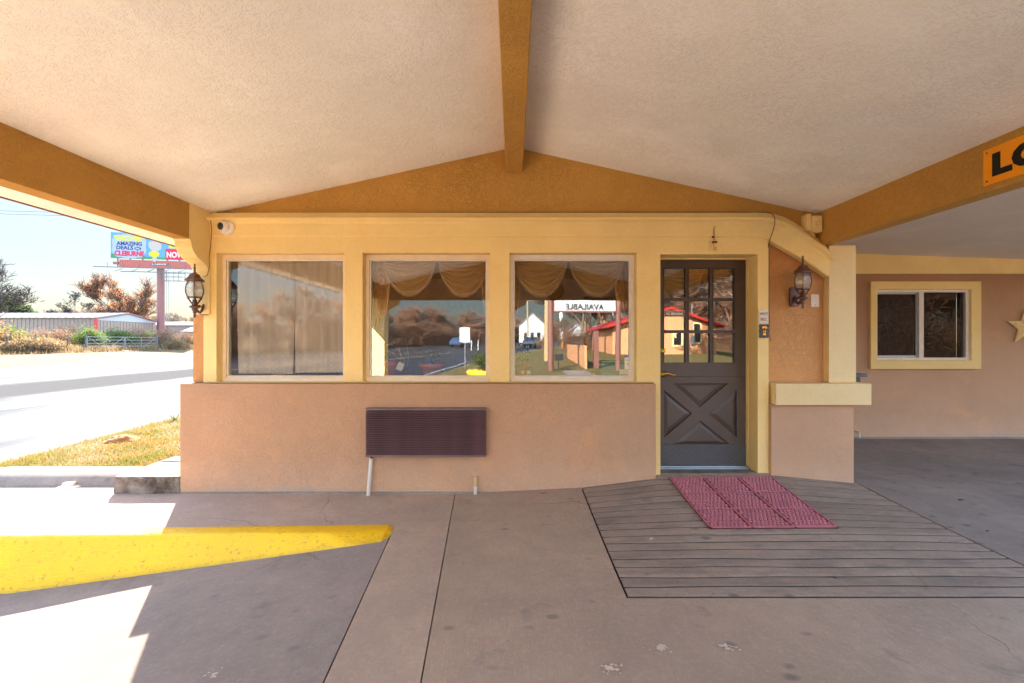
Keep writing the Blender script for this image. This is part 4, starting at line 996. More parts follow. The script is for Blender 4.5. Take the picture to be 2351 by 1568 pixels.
def pot(name, label, x, y, z, r, h, mt, group=None, leaf=None, leafmat='leaf_jade', n=90, hh=.3, sp=.12, ls=.03, seed=1, cat='potted plant'):
    t = thing(name, label, cat, (x, y, z), 0, group); rr = random.Random(seed)
    m = MB(); m.lathe([(r*.72, 0), (r*.95, h*.8), (r*1.05, h*.8), (r*1.07, h), (r*.98, h), (r*.93, h*.86), (0, h*.86)], n=24); m.build('pot', M[mt], t)
    m = MB(); lf = MB()
    for k in range(9):
        a_ = rr.uniform(0, 6.28); s = rr.uniform(.3, 1)*sp; top = Vector((math.cos(a_)*s, math.sin(a_)*s*.6, h+hh*rr.uniform(.5, 1)))
        m.tube([(0, 0, h*.8), (top.x*.4, top.y*.4, h+hh*.4), top], [.006, .005, .003], 5)
        for q_ in range(n//9):
            t_ = rr.uniform(.2, 1); p = Vector((top.x*t_, top.y*t_, h*.8+(top.z-h*.8)*t_))
            d = Vector((rr.gauss(0, 1), rr.gauss(0, 1), rr.gauss(.2, .7))).normalized()*ls; e_ = d.cross(Vector((rr.gauss(0, 1), rr.gauss(0, 1), 1))).normalized()*ls*.42
            c0 = p+d*.6; lf.add([c0-d*.6, c0+e_, c0+d*.7, c0-e_], [(0, 1, 2, 3)])
    m.build('stem', M['bark_dark'], t); lf.build('foliage', M[leafmat], t, normals=False)
    return t
pot('potted_plant', 'jade plant in a clay pot at the left of the right window', vx(1190)+.05, 4.90, 1.038, .085, .16, 'terracotta', leafmat='leaf_jade', n=170, hh=.42, sp=.13, ls=.042, seed=3)
pot('potted_plant', 'clay pot with drooping stems at the left of the middle window', vx(872)+.03, 4.90, 1.038, .11, .2, 'terracotta', leafmat='leaf_green', n=18, hh=.2, sp=.1, ls=.03, seed=4)
pot('potted_plant', 'wide clay pot in the centre of the middle window', vx(983), 4.95, 1.038, .13, .17, 'terracotta', leafmat='leaf_green', n=40, hh=.15, sp=.1, ls=.03, seed=5)
pot('potted_plant', 'small plant in a ribbed tin bucket at the right of the middle window', vx(1096), 4.92, 1.038, .085, .16, 'galv', leafmat='leaf_yellow', n=70, hh=.14, sp=.09, ls=.024, seed=6)
# string with paper tag
t = thing('string_tag', 'white paper tag hanging from a tangle of white strings behind the middle window', 'tag')
yy = 4.72; g_ = lambda zx, zy: Vector(((803.6+.2379*zx-CX)*yy/F, yy, H-(545.3+.2379*zy-784)*yy/F))
m = MB()
for pl in ([(345,1040),(420,1000),(480,970),(530,980),(555,1080),(565,1150),(555,1240)], [(350,1045),(430,1010),(470,1060),(485,1120),(483,1180),(482,1210)], [(345,1035),(400,1035),(470,1090),(530,1200),(500,1240)], [(230,1200),(245,1120),(280,1105),(320,1150),(350,1300)], [(350,1090),(420,1120),(480,1180)]):
    m.tube([g_(*q_)+Vector((0, R.uniform(-.01, .02), 0)) for q_ in pl], .0017, 5)
m.build('string', M['paper'], t)
m = MB(); c0 = g_(483, 1246); m.obox(c0, Vector((.030, 0, -.013)), (0, .001, 0), Vector((.016, 0, .036))); m.build('paper', M['paper'], t)
# sticker and cards on the right window
yg = 4.617
t = thing('member_sticker', 'blue and white member sticker low in the corner of the right window', 'sticker')
g3 = lambda zx, zy: Vector(((1136.5+.2379*zx-CX)*yg/F, yg, H-(545.3+.2379*zy-784)*yg/F))
a, b = g3(1250, 1268), g3(1330, 1137)
m = MB(); m.box(a.x, b.x, yg-.002, yg-.0004, a.z, b.z); m.build('card', M['paper'], t)
m = MB(); m.box(a.x, b.x, yg-.0035, yg-.0022, b.z-.018, b.z); m.build('band', M['blue_print'], t)
cx_ = (a.x+b.x)/2
text('2019 MEMBER', M['letter_white'], t, (cx_, yg-.0045, b.z-.009), .01, fit=(.072, .010), ext=.0003)
text('THLA', M['blue_print'], t, (cx_+.008, yg-.003, a.z+.045), .02, fit=(.055, .022), ext=.0003)
m = MB(); sp_ = starprof(.016, .25); m.prism([[(cx_+.006+p, a.z+.092+q_*1.3) for p, q_ in sp_]], yg-.0032, yg-.0024); m.build('emblem', M['blue_print'], t)
m = MB(); m.tube([(cx_-.028, yg-.003, a.z+.088), (cx_-.01, yg-.003, a.z+.082), (cx_+.022, yg-.003, a.z+.092)], .0016, 5); m.build('emblem', M['blue_print'], t)
def card(label, zx0, zx1, zy0, zy1, mt='paper'):
    a, b = g3(zx0, zy1), g3(zx1, zy0); m = MB(); m.box(a.x, b.x, yg+.008, yg+.0095, a.z, b.z); o = m.build('card', M[mt]); tag(o, label, 'card')
card('cream card stuck below the member sticker in the right window', 1203, 1298, 1270, 1322)
card('tiny tan card at the left foot of the right window', 253, 282, 1286, 1318, 'pvc_old')
card('tiny white card with grey print at the left foot of the right window', 308, 344, 1287, 1318)
# NO SMOKING plate on the door pane
a, b = P(1524.7, 727.3, DY+.01), P(1573, 713.5, DY+.01)
t = thing('no_smoking_sign', 'small NO SMOKING plate on the middle left pane of the door', 'sign')
m = MB(); m.box(a.x, b.x, DY+.010, DY+.013, a.z, b.z); m.build('border', M['sign_white'], t)
m = MB(); m.box(a.x+.006, b.x-.006, DY+.0085, DY+.0098, a.z+.006, b.z-.006); m.build('panel', M['louvre'], t)
text('NO SMOKING', M['letter_white'], t, ((a.x+b.x)/2, DY+.0078, (a.z+b.z)/2), .03, fit=(.175, .030), bold=.0012, ext=.0005)
# clock and teal counter inside
m = MB(); c0 = P(1272, 668, 7.97); m.lathe([(.0, .0), (.16, .0), (.16, .03), (.12, .04), (.12, .02), (0, .02)], c0, 26, axis='y'); o = m.build('wall_clock', M['wood']); tag(o, 'round wooden wall clock inside, seen below the right window valance', 'clock')
m = MB(); m.box(1.05, 1.33, 5.6, 6.0, .16, 1.21); o = m.build('teal_cabinet', M['teal'], bevel=.01); tag(o, 'teal cabinet inside, seen low in the right window', 'cabinet')

# ------------------------------------------------------------------ vegetation builders
def tree_mesh(name, seed, h, spread=.5, levels=5, trunk_r=.16, bark='bark', leaf=None, nleaf=0, ls=.12, leafmin=.3, lean=0, clear=.25, kids=(3, 4), droop=0, rmin=.004):
    rr = random.Random(seed); wood = MB(); ends = []
    def grow(p, d, L_, r_, lv):
        n_ = 4 if lv < 2 else 3; pts = [p]; rs = [r_]; dd = d.copy()
        for i in range(n_):
            dd = (dd+Vector((rr.gauss(0, .16), rr.gauss(0, .16), rr.gauss(.03-droop, .12)))*(.5+.25*lv)).normalized()
            pts.append(pts[-1]+dd*L_/n_); rs.append(r_*(1-.5*(i+1)/n_))
        wood.tube(pts, rs, 6 if lv == 0 else (4 if lv < 3 else 3), cap=False)
        if lv >= 2: ends.extend((q_, lv) for q_ in pts[1:])
        if lv >= levels: return
        k = rr.randint(*kids)+(1 if lv >= 2 else 0)
        for i in range(k):
            t_ = rr.uniform(clear if lv == 0 else .25, 1) if i else 1
            idx = min(n_-1, int(t_*n_)); q_ = pts[idx].lerp(pts[idx+1], t_*n_-idx) if t_ < 1 else pts[-1]
            a_ = rr.uniform(0, 6.28); sidev = Vector((math.cos(a_), math.sin(a_), 0))
            nd = (dd*(1-spread*.5)+sidev*spread*rr.uniform(.6, 1.3)+Vector((0, 0, .18-droop))).normalized()
            grow(q_, nd, L_*rr.uniform(.55, .8), max(rmin, rs[min(idx+1, n_)]*rr.uniform(.5, .75)), lv+1)
    grow(Vector((0, 0, -.1)), Vector((lean, 0, 1)).normalized(), h*.38, trunk_r, 0)
    zmax = max(v[2] for v in wood.v); k = h/zmax
    wood.v = [(v[0]*k, v[1]*k, v[2]*k) for v in wood.v]; ends = [(e[0]*k, e[1]) for e in ends]
    lf = None
    if leaf:
        lf = MB(); es = [e for e in ends if e[0].z > h*leafmin]
        for i in range(nleaf):
            e = rr.choice(es)[0]+Vector((rr.gauss(0, ls*1.6), rr.gauss(0, ls*1.6), rr.gauss(0, ls*1.3)))
            a_ = Vector((rr.gauss(0, 1), rr.gauss(0, 1), rr.gauss(0, 1))).normalized()*ls*rr.uniform(.5, 1.1); b_ = a_.cross(Vector((rr.gauss(0, 1), rr.gauss(0, 1), rr.gauss(0, 1)))).normalized()*ls*.5
            lf.add([e-a_, e+b_, e+a_, e-b_], [(0, 1, 2, 3)])
    return wood, lf
PROTO = {}
def proto(key, **kw):
    bark = kw.pop('barkm'); leafm = kw.get('leaf'); w, lf = tree_mesh(key, **kw)
    a = w.build('trunk', M[bark], normals=False); me = [a.data]; bpy.data.objects.remove(a)
    if lf: b = lf.build('crown', M[leafm], normals=False); me.append(b.data); bpy.data.objects.remove(b)
    PROTO[key] = me
def plant(key, name, label, cat, loc, s=1., rz=0, group=None, sz=None):
    t = thing(name, label, cat, loc, rz, group); t.scale = (s, s, sz or s)
    for nm, me in zip(('trunk' if cat == 'tree' else 'stem', 'crown' if cat == 'tree' else 'foliage'), PROTO[key]):
        o = bpy.data.objects.new(nm, me); COL.objects.link(o); o.parent = t
    return t
proto('bare_a', barkm='bark', seed=5, h=10, spread=.62, levels=6, trunk_r=.2, kids=(3, 3), rmin=.016)
proto('bare_b', barkm='bark_warm', seed=8, h=10, spread=.5, levels=6, trunk_r=.18, kids=(3, 3), rmin=.016)
proto('bare_c', barkm='bark_dark', seed=21, h=8, spread=.8, levels=6, trunk_r=.34, kids=(2, 3), lean=.2, rmin=.03)
proto('bare_big', barkm='bark_dark', seed=55, h=10, spread=.6, levels=6, trunk_r=.22, kids=(3, 4), rmin=.024)
proto('thick_a', barkm='bark_warm', seed=13, h=8, spread=.55, levels=5, trunk_r=.13, kids=(4, 5), clear=.08, leaf='leaf_brown', nleaf=1800, ls=.11, leafmin=.02, rmin=.02)
proto('thick_b', barkm='bark', seed=17, h=8, spread=.6, levels=5, trunk_r=.15, kids=(4, 5), clear=.1, rmin=.022)
proto('oak', barkm='bark_dark', seed=33, h=13, spread=.55, levels=5, trunk_r=.28, kids=(4, 5), clear=.08, leaf='leaf_orange', nleaf=10500, ls=.15, leafmin=.06, rmin=.03)
proto('cedar', barkm='bark_dark', seed=41, h=8, spread=.5, levels=4, trunk_r=.2, kids=(4, 5), clear=.1, leaf='leaf_cedar', nleaf=9000, ls=.22, leafmin=.1)
def bush_proto(key, seed, h, w_, leafm, nleaf, ls, barkm='bark_warm', nst=60):
    rr = random.Random(seed); wd = MB(); lf = MB(); tips = []
    for i in range(nst):
        a_ = rr.uniform(0, 6.28); s = rr.uniform(.15, 1); tip = Vector((math.cos(a_)*w_*s, math.sin(a_)*w_*s, h*rr.uniform(.45, 1)*(1.15-.45*s)))
        b0 = Vector((rr.gauss(0, w_*.25), rr.gauss(0, w_*.25), 0)); mid = b0.lerp(tip, .5)+Vector((rr.gauss(0, .1), rr.gauss(0, .1), h*.12))
        wd.tube([b0, mid, tip], [.018, .012, .004], 3, cap=False)
        for k in range(4):
            p = mid.lerp(tip, rr.random()); q_ = p+Vector((rr.gauss(0, .25), rr.gauss(0, .25), rr.uniform(0, .4)))*h*.35
            wd.tube([p, q_], [.007, .003], 3, cap=False); tips.append(p.lerp(q_, rr.random())); tips.append(q_)
    for i in range(nleaf):
        e = rr.choice(tips)+Vector((rr.gauss(0, ls*2), rr.gauss(0, ls*2), rr.gauss(0, ls*2)))
        if e.z < .02: e.z = .05+rr.random()*.1
        a_ = Vector((rr.gauss(0, 1), rr.gauss(0, 1), rr.gauss(0, 1))).normalized()*ls*rr.uniform(.5, 1.2); b_ = a_.cross(Vector((rr.gauss(0, 1), rr.gauss(0, 1), rr.gauss(0, 1)))).normalized()*ls*.5
        lf.add([e-a_, e+b_, e+a_, e-b_], [(0, 1, 2, 3)])
    a = wd.build('stem', M[barkm], normals=False); b = lf.build('foliage', M[leafm], normals=False); PROTO[key] = [a.data, b.data]
    bpy.data.objects.remove(a); bpy.data.objects.remove(b)
bush_proto('bush_tan', 3, 2.6, 1.9, 'leaf_brown', 1600, .07, nst=110)
bush_proto('bush_green', 4, 2.2, 1.6, 'leaf_green', 2600, .10)
bush_proto('bush_mix', 5, 2.3, 1.8, 'leaf_yellow', 1500, .09, nst=90)
bush_proto('bush_dry', 6, 1.3, 1.2, 'dryblade', 1500, .09, nst=120)

# ------------------------------------------------------------------ across the road (left background)
def fz(x, y):                       # height of the roadside field
    return interp(x-xe(y), [(-700, 4), (-120, 1.2), (-60, .72), (-36, .55), (-30, .36), (-25, .05), (-24, -.02)])+rz(y)
# metal shed
shed = thing('metal_shed', 'long tan metal shed with a white gable behind the brush', 'shed')
sx0, sx1, sy0, sy1, ze, zr = -130, -62, 70, 81.6, 4.94, 6.0; ym = 75.8
m = MB(); m.box(sx0, sx1, sy0, sy0+.1, 0, ze)
for i in range(110): xx = sx1-.4-i*.6; m.box(xx-.06, xx+.06, sy0-.05, sy0-.001, 0, ze-.02)
m.build('wall', M['tan_metal'], shed)
m = MB(); m.box(sx1-.1, sx1, sy0+.101, sy1, 0, ze-.02)
for i in range(18): yy_ = sy0+.7+i*.6; m.box(sx1+.001, sx1+.05, yy_-.06, yy_+.06, 0, ze-.35)
m.build('end_wall', M['tan_metal'], shed)
m = MB(); m.prism([[(sy0+.1, ze-.3), (sy1, ze-.3), (sy1, ze-.02), (ym, zr-.05), (sy0+.1, ze-.02)]], sx1+.002, sx1+.06, 'x'); m.build('gable', M['sheetmetal'], shed)
m = MB(); m.prism([[(sy0-.3, ze-.04), (ym, zr), (ym, zr+.06), (sy0-.3, ze+.06)]], sx0, sx1+.2, 'x')
m.prism([[(ym+.001, zr), (sy1+.3, ze-.04), (sy1+.3, ze+.06), (ym+.001, zr+.06)]], sx0, sx1+.2, 'x')
for i in range(60): xx = sx1-i*1.1; m.prism([[(sy0-.3, ze+.061), (ym, zr+.061), (ym, zr+.11), (sy0-.3, ze+.11)]], xx-.04, xx+.04, 'x')
m.build('roof', M['roof_metal'], shed)
m = MB(); m.prism([[(sy0-.3, ze-.2), (ym, zr-.18), (ym, zr+.02), (sy0-.3, ze)]], sx1+.201, sx1+.26, 'x'); m.prism([[(ym+.001, zr-.18), (sy1+.3, ze-.2), (sy1+.3, ze), (ym+.001, zr+.02)]], sx1+.201, sx1+.26, 'x'); m.build('gable_trim', M['bb_steel'], shed)
m = MB(); m.box(sx1-.12, sx1+.3, sy0-.3, sy0-.052, 0, ze-.1); m.build('corner_post', M['red_metal'], shed)
# white sheds further right
def lowshed(label, x0_, x1_, y0_, y1_, h_, mt='sheetmetal'):
    t = thing('storage_shed', label, 'shed'); m = MB(); m.box(x0_, x1_, y0_, y1_, 0, h_-.5); m.build('wall', M['tan_metal'], t)
    m = MB(); m.prism([[(y0_-.5, h_-.55), ((y0_+y1_)/2, h_+.5), ((y0_+y1_)/2, h_+.6), (y0_-.5, h_-.4)]], x0_-.4, x1_+.4, 'x'); m.prism([[((y0_+y1_)/2+.01, h_+.5), (y1_+.5, h_-.55), (y1_+.5, h_-.4), ((y0_+y1_)/2+.01, h_+.6)]], x0_-.4, x1_+.4, 'x'); m.build('roof', M[mt], t)
    for i in range(5): m = MB(); xx = x0_+(x1_-x0_)*(i+.5)/5; m.box(xx-.15, xx+.15, y0_-.12, y0_-.002, 0, h_-.56); m.build('post', M['red_metal'], t)
lowshed('long white-roofed shed behind the billboard pole', -92, -40, 118, 128, 6.0); lowshed('lower white-roofed shed in front of the longer one, right of the pole', -70, -38, 100, 106, 4.0)
# fence posts and gate along x=-42
fx = -42.2
def fzz(y): return fz(fx, y)
for i, (y_, ln) in enumerate([(38.6, .5), (40.4, -.1), (41.5, .05), (42.6, .0), (44.6, 0), (57.5, .0), (60, .06)]):
    m = MB(); z_ = fzz(y_); m.tube([(fx, y_, z_-.2), (fx+ln*.4, y_+ln*1.6, z_+1.7)], .05, 6); o = m.build('fence_post', M['dark_steel'])
    tag(o, ['leaning steel fence post in the brush at the far left', 'short steel fence post next to the leaning one', 'third steel fence post from the left in the dry brush', 'steel fence post midway between the leaning post and the gate', 'steel fence post just left of the pipe gate', 'steel fence post just right of the pipe gate', 'last steel fence post behind the yellow brush on the right'][i], 'fence post', 'fence posts across the road')
t = thing('pipe_gate', 'grey double pipe gate across the road between two posts', 'gate')
gy0, gy1 = 46.6, 55.6
for (a_, b_) in ((gy0, (gy0+gy1)/2-.06), ((gy0+gy1)/2+.06, gy1)):
    z_ = fzz((a_+b_)/2)+.15
    lf_ = MB().tube([(fx, a_, z_), (fx, a_, z_+1.35)], .05, 6).build('gate_leaf', M['gate_steel'], t)
    for k in range(5): MB().tube([(fx, a_, z_+k*.33), (fx, b_, z_+k*.33)], .035, 6).build('rail', M['gate_steel'], lf_)
    for q_ in (.5, 1): MB().tube([(fx, a_+(b_-a_)*q_, z_), (fx, a_+(b_-a_)*q_, z_+1.35)], .035, 6).build('upright', M['gate_steel'], lf_)
    MB().tube([(fx, a_, z_+1.33), (fx, a_+(b_-a_)*.5, z_)], .03, 6).build('brace', M['gate_steel'], lf_); MB().tube([(fx, b_, z_+1.33), (fx, a_+(b_-a_)*.5, z_)], .03, 6).build('brace', M['gate_steel'], lf_)
for y_ in (gy0-.15, gy1+.15): MB().tube([(fx, y_, fzz(y_)-.1), (fx, y_, fzz(y_)+1.7)], .09, 8).build('post', M['dark_steel'], t)
# brush
rr = random.Random(99); specs = []
for i in range(46):
    y_ = 33+i*1.25+rr.uniform(-.6, .6); x_ = fx-1.5-rr.uniform(0, 3.5)
    if 45 < y_ < 57.5: x_ -= 3.5
    specs.append((x_, y_, rr.random(), rr.uniform(.65, 1.15)))
names = {'bush_tan': 'bare tan brush shrub behind the roadside fence', 'bush_green': 'green leafy shrub growing in the roadside brush', 'bush_mix': 'yellow-leaved shrub in the roadside brush', 'bush_dry': 'low dry weedy shrub at the foot of the fence'}
ORD = 'first second third fourth fifth sixth seventh eighth ninth tenth eleventh twelfth thirteenth fourteenth fifteenth sixteenth seventeenth eighteenth nineteenth twentieth'.split()
def ordn(k): return ORD[k] if k < 20 else 'twenty-'+ORD[k-20] if k < 29 else 'thirty-'+ORD[k-30]
cnt = {}
for i, (x_, y_, q_, s_) in enumerate(sorted(specs, key=lambda p: p[0]/p[1])):
    key = 'bush_tan' if q_ < .5 else ('bush_green' if q_ < .68 else 'bush_mix')
    if y_ > 62: key = 'bush_mix' if q_ < .5 else ('bush_tan' if q_ < .8 else 'bush_green')
    if y_ < 40: key = 'bush_tan'; s_ *= 1.35
    k = cnt.get(key, 0); cnt[key] = k+1
    plant(key, 'shrub', ordn(k)+' from the left of the '+{'bush_tan': 'bare tan shrubs', 'bush_green': 'green shrubs', 'bush_mix': 'yellow-leaved shrubs'}[key]+' behind the roadside fence', 'shrub', (x_, y_, fz(x_, y_)-.05), s_, rr.uniform(0, 6), {'bush_tan': 'bare brush shrubs', 'bush_green': 'green shrubs in the brush', 'bush_mix': 'yellow-leaved shrubs in the brush'}[key])
for (u_, y_) in ((228, 50), (300, 55), (355, 66)):
    x_ = (u_-CX)*y_/F-1; plant('bush_green', 'shrub', {228: 'bright green bush just behind the left end of the pipe gate', 300: 'bright green bush behind the right half of the pipe gate', 355: 'green bush at the foot of the billboard pole'}[u_], 'shrub', (x_, y_, fz(x_, y_)), 1.05, y_)
for i in range(26):
    y_ = 34+i*1.05; x_ = fx+rr.uniform(-1, .6)
    if 45.5 < y_ < 56.5: continue
    plant('bush_dry', 'weeds', names['bush_dry'], 'shrub', (x_, y_, fz(x_, y_)-.05), rr.uniform(.7, 1.1), rr.uniform(0, 6), 'low dry weeds along the fence')
m = MB(); rr = random.Random(5)
for i in range(16000):
    y_ = rr.uniform(26, 64); x_ = fx-1+rr.uniform(0, 1)**2*3.6+rr.uniform(-2.5, 0); h_ = rr.uniform(.25, .8)*(1 if x_ < fx+1 else .45); z_ = fz(x_, y_)
    a_ = rr.uniform(0, 6.28); w_ = .03; dxx, dyy = math.cos(a_)*w_, math.sin(a_)*w_; l1, l2 = rr.gauss(0, .15), rr.gauss(0, .15)
    m.add([(x_-dxx, y_-dyy, z_), (x_+dxx, y_+dyy, z_), (x_+l1, y_+l2, z_+h_)], [(0, 1, 2)])
o = m.build('dry_grass', M['dryblade'], normals=False, kind='stuff'); tag(o, 'tall dry grass along the fence across the road', 'grass')
# background trees
def ut(u, y): return (u-CX)*y/F
plant('oak', 'oak_tree', 'oak tree with rust-orange leaves behind the shed', 'tree', (ut(290, 92), 92, .6), 1.08, .4)
plant('oak', 'oak_tree', 'lower rust-leaved oak between the bare tree and the tall oak', 'tree', (ut(240, 96), 96, .6), .72, 2.4)
plant('bare_c', 'bare_tree', 'dark bare crooked tree behind the shed roof', 'tree', (ut(186, 86), 86, .6), 1.32, .2)
plant('bare_big', 'bare_tree', 'small bare tree above the middle of the shed roof', 'tree', (ut(140, 98), 98, .6), .92, 1.2)
plant('cedar', 'cedar_tree', 'dark green cedar above the left end of the shed roof', 'tree', (ut(8, 84), 84, .6), 1.12, .3)
plant('cedar', 'cedar_tree', 'smaller cedar right of the larger one above the shed roof', 'tree', (ut(48, 86), 86, .6), .95, 2.3)
plant('bare_big', 'bare_tree', 'tall bare tree whose crown fills the far left of the sky', 'tree', (ut(-28, 58), 58, .5), 1.2, 2.0)
plant('bare_big', 'bare_tree', 'bare tree low on the skyline left of the crooked tree', 'tree', (ut(110, 110), 110, .6), .85, 3.0)
plant('bare_big', 'bare_tree', 'bare tree low on the skyline right of the cedars', 'tree', (ut(82, 115), 115, .6), .85, 4.4)
for i, u_ in enumerate((325, 350, 385, 402, 420, 436, 455)):
    plant('bare_b' if i % 2 else 'bare_a', 'bare_tree', ordn(i)+' from the left of the distant bare trees around the billboard pole', 'tree', (ut(u_, 150+6*i), 150+6*i, 1), 1.0+.05*(i % 3), i*1.3, 'distant bare trees around the billboard pole')
for i in range(10):
    u_ = 60+i*28; plant('bare_b', 'bare_tree', ordn(i)+' from the left of the distant bare trees just over the shed roof', 'tree', (ut(u_, 170), 170, 1), 1.1+.1*(i % 3), i*.9, 'distant bare trees over the shed roof')

# billboard
bb = thing('billboard', 'tall billboard on a red-brown steel pole across the road', 'billboard', (-60.6, 80.5, .5), rad(12))
m = MB(); m.tube([(0, .6, -.5), (0, .6, 14.6)], .58, 20); m.build('pole', M['bb_steel'], bb)
PW0, PW1, PZ0, PZ1 = -6.95, 7.7, 14.95, 19.25
m = MB(); m.box(PW0, PW1, -.35, -.15, PZ0, PZ1); face = m.build('panel', M['bb_blue'], bb)
m = MB(); m.prism([[(PW0, PZ0), (PW1, PZ0), (PW1, PZ0+.35), (3, PZ0+.45), (0, PZ0+.3), (-4, PZ0+.5), (PW0, PZ0+.7)]], -.37, -.352); m.build('print_ground', M['bb_green'], face)
def bq(zx, zy): return PW0+(zx-207)*.0096, PZ0+(590-zy)*.0094
m = MB(); cl = []
for k in range(40):
    a_ = 2*math.pi*k/40; s_ = 1+.06*abs(math.sin(a_*5)); cl.append((bq(490, 0)[0]+2.45*s_*math.copysign(abs(math.cos(a_))**.6, math.cos(a_)), bq(0, 370)[1]+1.95*s_*math.copysign(abs(math.sin(a_))**.6, math.sin(a_))))
m.prism([cl], -.385, -.372); m.build('print_cloud', M['bb_cloud'], face)
def bt(s, zx0, zx1, zy0, zy1, mt, yy_=-.40, bold=.03):
    a_, b_ = bq(zx0, zy1), bq(zx1, zy0); text(s, M[mt], face, ((a_[0]+b_[0])/2, yy_, (a_[1]+b_[1])/2), 1, fit=(b_[0]-a_[0], b_[1]-a_[1]), bold=bold, ext=.004)
bt('"UNCOVER"', 255, 705, 185, 280, 'bb_yellow', bold=.05); bt('AMAZING', 295, 685, 290, 360, 'bb_navy'); bt('DEALS', 295, 550, 368, 435, 'bb_navy'); bt('CLEBURNE', 265, 720, 455, 550, 'bb_pink', bold=.05)
m = MB(); c0 = bq(622, 410); m.prism([[(c0[0]+.5*math.cos(2*math.pi*k/20), c0[1]+.32*math.sin(2*math.pi*k/20)) for k in range(20)]], -.40, -.388); m.build('print_oval', M['bb_navy'], face)
bt('INC', 590, 658, 393, 428, 'letter_white', -.415)
def blob(zx, zy, rx, rz_, mt, yy_): 
    c0 = bq(zx, zy); m = MB(); m.prism([[(c0[0]+rx*math.cos(2*math.pi*k/18), c0[1]+rz_*math.sin(2*math.pi*k/18)) for k in range(18)]], yy_, yy_+.012); m.build('print_figure', M[mt], face)
blob(870, 230, .42, .5, 'skin', -.385); blob(890, 360, .85, .95, 'skin', -.387); blob(880, 590, .35, .5, 'skin', -.384); blob(875, 500, .8, .5, 'bb_yellow', -.392); blob(815, 330, .3, .6, 'skin', -.39); blob(960, 360, .3, .6, 'skin', -.389)
a_, b_ = bq(1105, 385), bq(1560, 270); m = MB(); m.box(a_[0], b_[0], -.385, -.372, a_[1], PZ1-.1); m.build('print_box', M['bb_yellow'], face)
bt('GOOD STUFF', 1160, 1500, 335, 362, 'bb_navy', -.39, .01); blob(1165, 290, .35, .4, 'bb_pink', -.389); blob(1265, 290, .35, .4, 'bb_pink', -.389)
a_, b_ = bq(1050, 585), bq(1660, 395); m = MB(); m.box(a_[0], b_[0], -.386, -.373, a_[1], b_[1]); m.build('print_box', M['bb_pink'], face)
bt('NOW OPEN', 1070, 1640, 445, 555, 'letter_white', -.395, .04)
m = MB(); m.box(PW0+1.15, PW1-.3, -.2, .1, 13.45, 14.75); ap = m.build('apron', M['bb_red'], bb)
for i in range(36): m = MB(); xx = PW0+1.3+i*.36; m.box(xx-.02, xx+.02, -.23, -.201, 13.46, 14.74); m.build('seam', M['bb_steel'], ap)
a_, b_ = bq(810, 700), bq(1088, 668); m = MB(); m.box(a_[0], b_[0], -.26, -.232, 13.95, 14.3); m.build('plate', M['dark_steel'], ap)
text('LAMAR', M['letter_white'], ap, ((a_[0]+b_[0])/2, -.27, 14.125), 1, fit=(2.2, .24), bold=.02, ext=.004)
m = MB(); m.box(5.2, 6.3, -.26, -.232, 13.85, 14.25); m.build('plate', M['letter_white'], ap)
m = MB(); m.box(PW0, PW1, .2, .5, 14.0, 14.4); m.box(PW0+1, PW1-1, .5, .8, 16, 16.3)
for i in range(8): xx = PW0+.8+i*1.85; m.bar((xx, .1, 13.5), (xx, .1, 19.0), .18)
m.build('back_frame', M['bb_steel'], bb)
m = MB()
m.bar((PW0-1.8, -1.6, 13.25), (PW1, -1.6, 13.25), .12); m.bar((PW0+2.4, -2.2, 12.5), (PW1, -2.2, 12.5), .12)
for i in range(7):
    xx = PW0+.2+i*2.3; m.bar((xx, -.2, 13.4), (xx, -1.6, 13.22), .08); m.bar((xx+1.4, 0, 13.3), (xx+1.4, -2.2, 12.5), .08); m.bar((xx, -1.6, 13.2), (xx, -1.6, 14.0), .05)
for xx in (1.0, 1.6, 2.7, 3.4, 4.4): m.bar((xx, -1, 11.2), (xx, -1, 13), .06)
for zz in (11.2, 11.9, 12.5): m.bar((.7, -1, zz), (4.4, -1, zz), .06)
for zz in (11.2, 11.9): m.bar((.7, -2, zz), (4.4, -2, zz), .05)
m.build('catwalk', M['dark_steel'], bb)
m = MB(); m.bar((.95, .3, 0), (.95, .3, 13), .05); m.bar((1.35, .3, 0), (1.35, .3, 13), .05)
for i in range(36): m.bar((.95, .3, .6+i*.34), (1.35, .3, .6+i*.34), .04)
m.build('ladder', M['gate_steel'], bb)
m = MB()
for i in range(2): m.tube([(-140, 75+i*2, 30), (-80, 72+i*2, 21.5), (-45, 72+i*2, 20.5)], .03, 4)
o = m.build('power_line', M['dark_steel']); tag(o, 'thin power line crossing the pale sky at the upper left', 'power line')
# bits of litter on the far verge
for i, (u_, v_) in enumerate(((128, 817), (200, 812), (268, 828), (290, 810))):
    y_ = 1.45*F/(v_-784)*.82; x_ = ut(u_, y_); m = MB(); m.obox((x_, y_, fz(x_, y_)+.05), (.16, .05, 0), (-.02, .08, .02), (0, .02, .05)); o = m.build('litter', M['paper']); tag(o, ['crumpled white litter at the left on the far verge', 'white scrap of litter below the gate on the far verge', 'flat white litter near the far road edge', 'small white litter right of the gate'][i], 'litter')

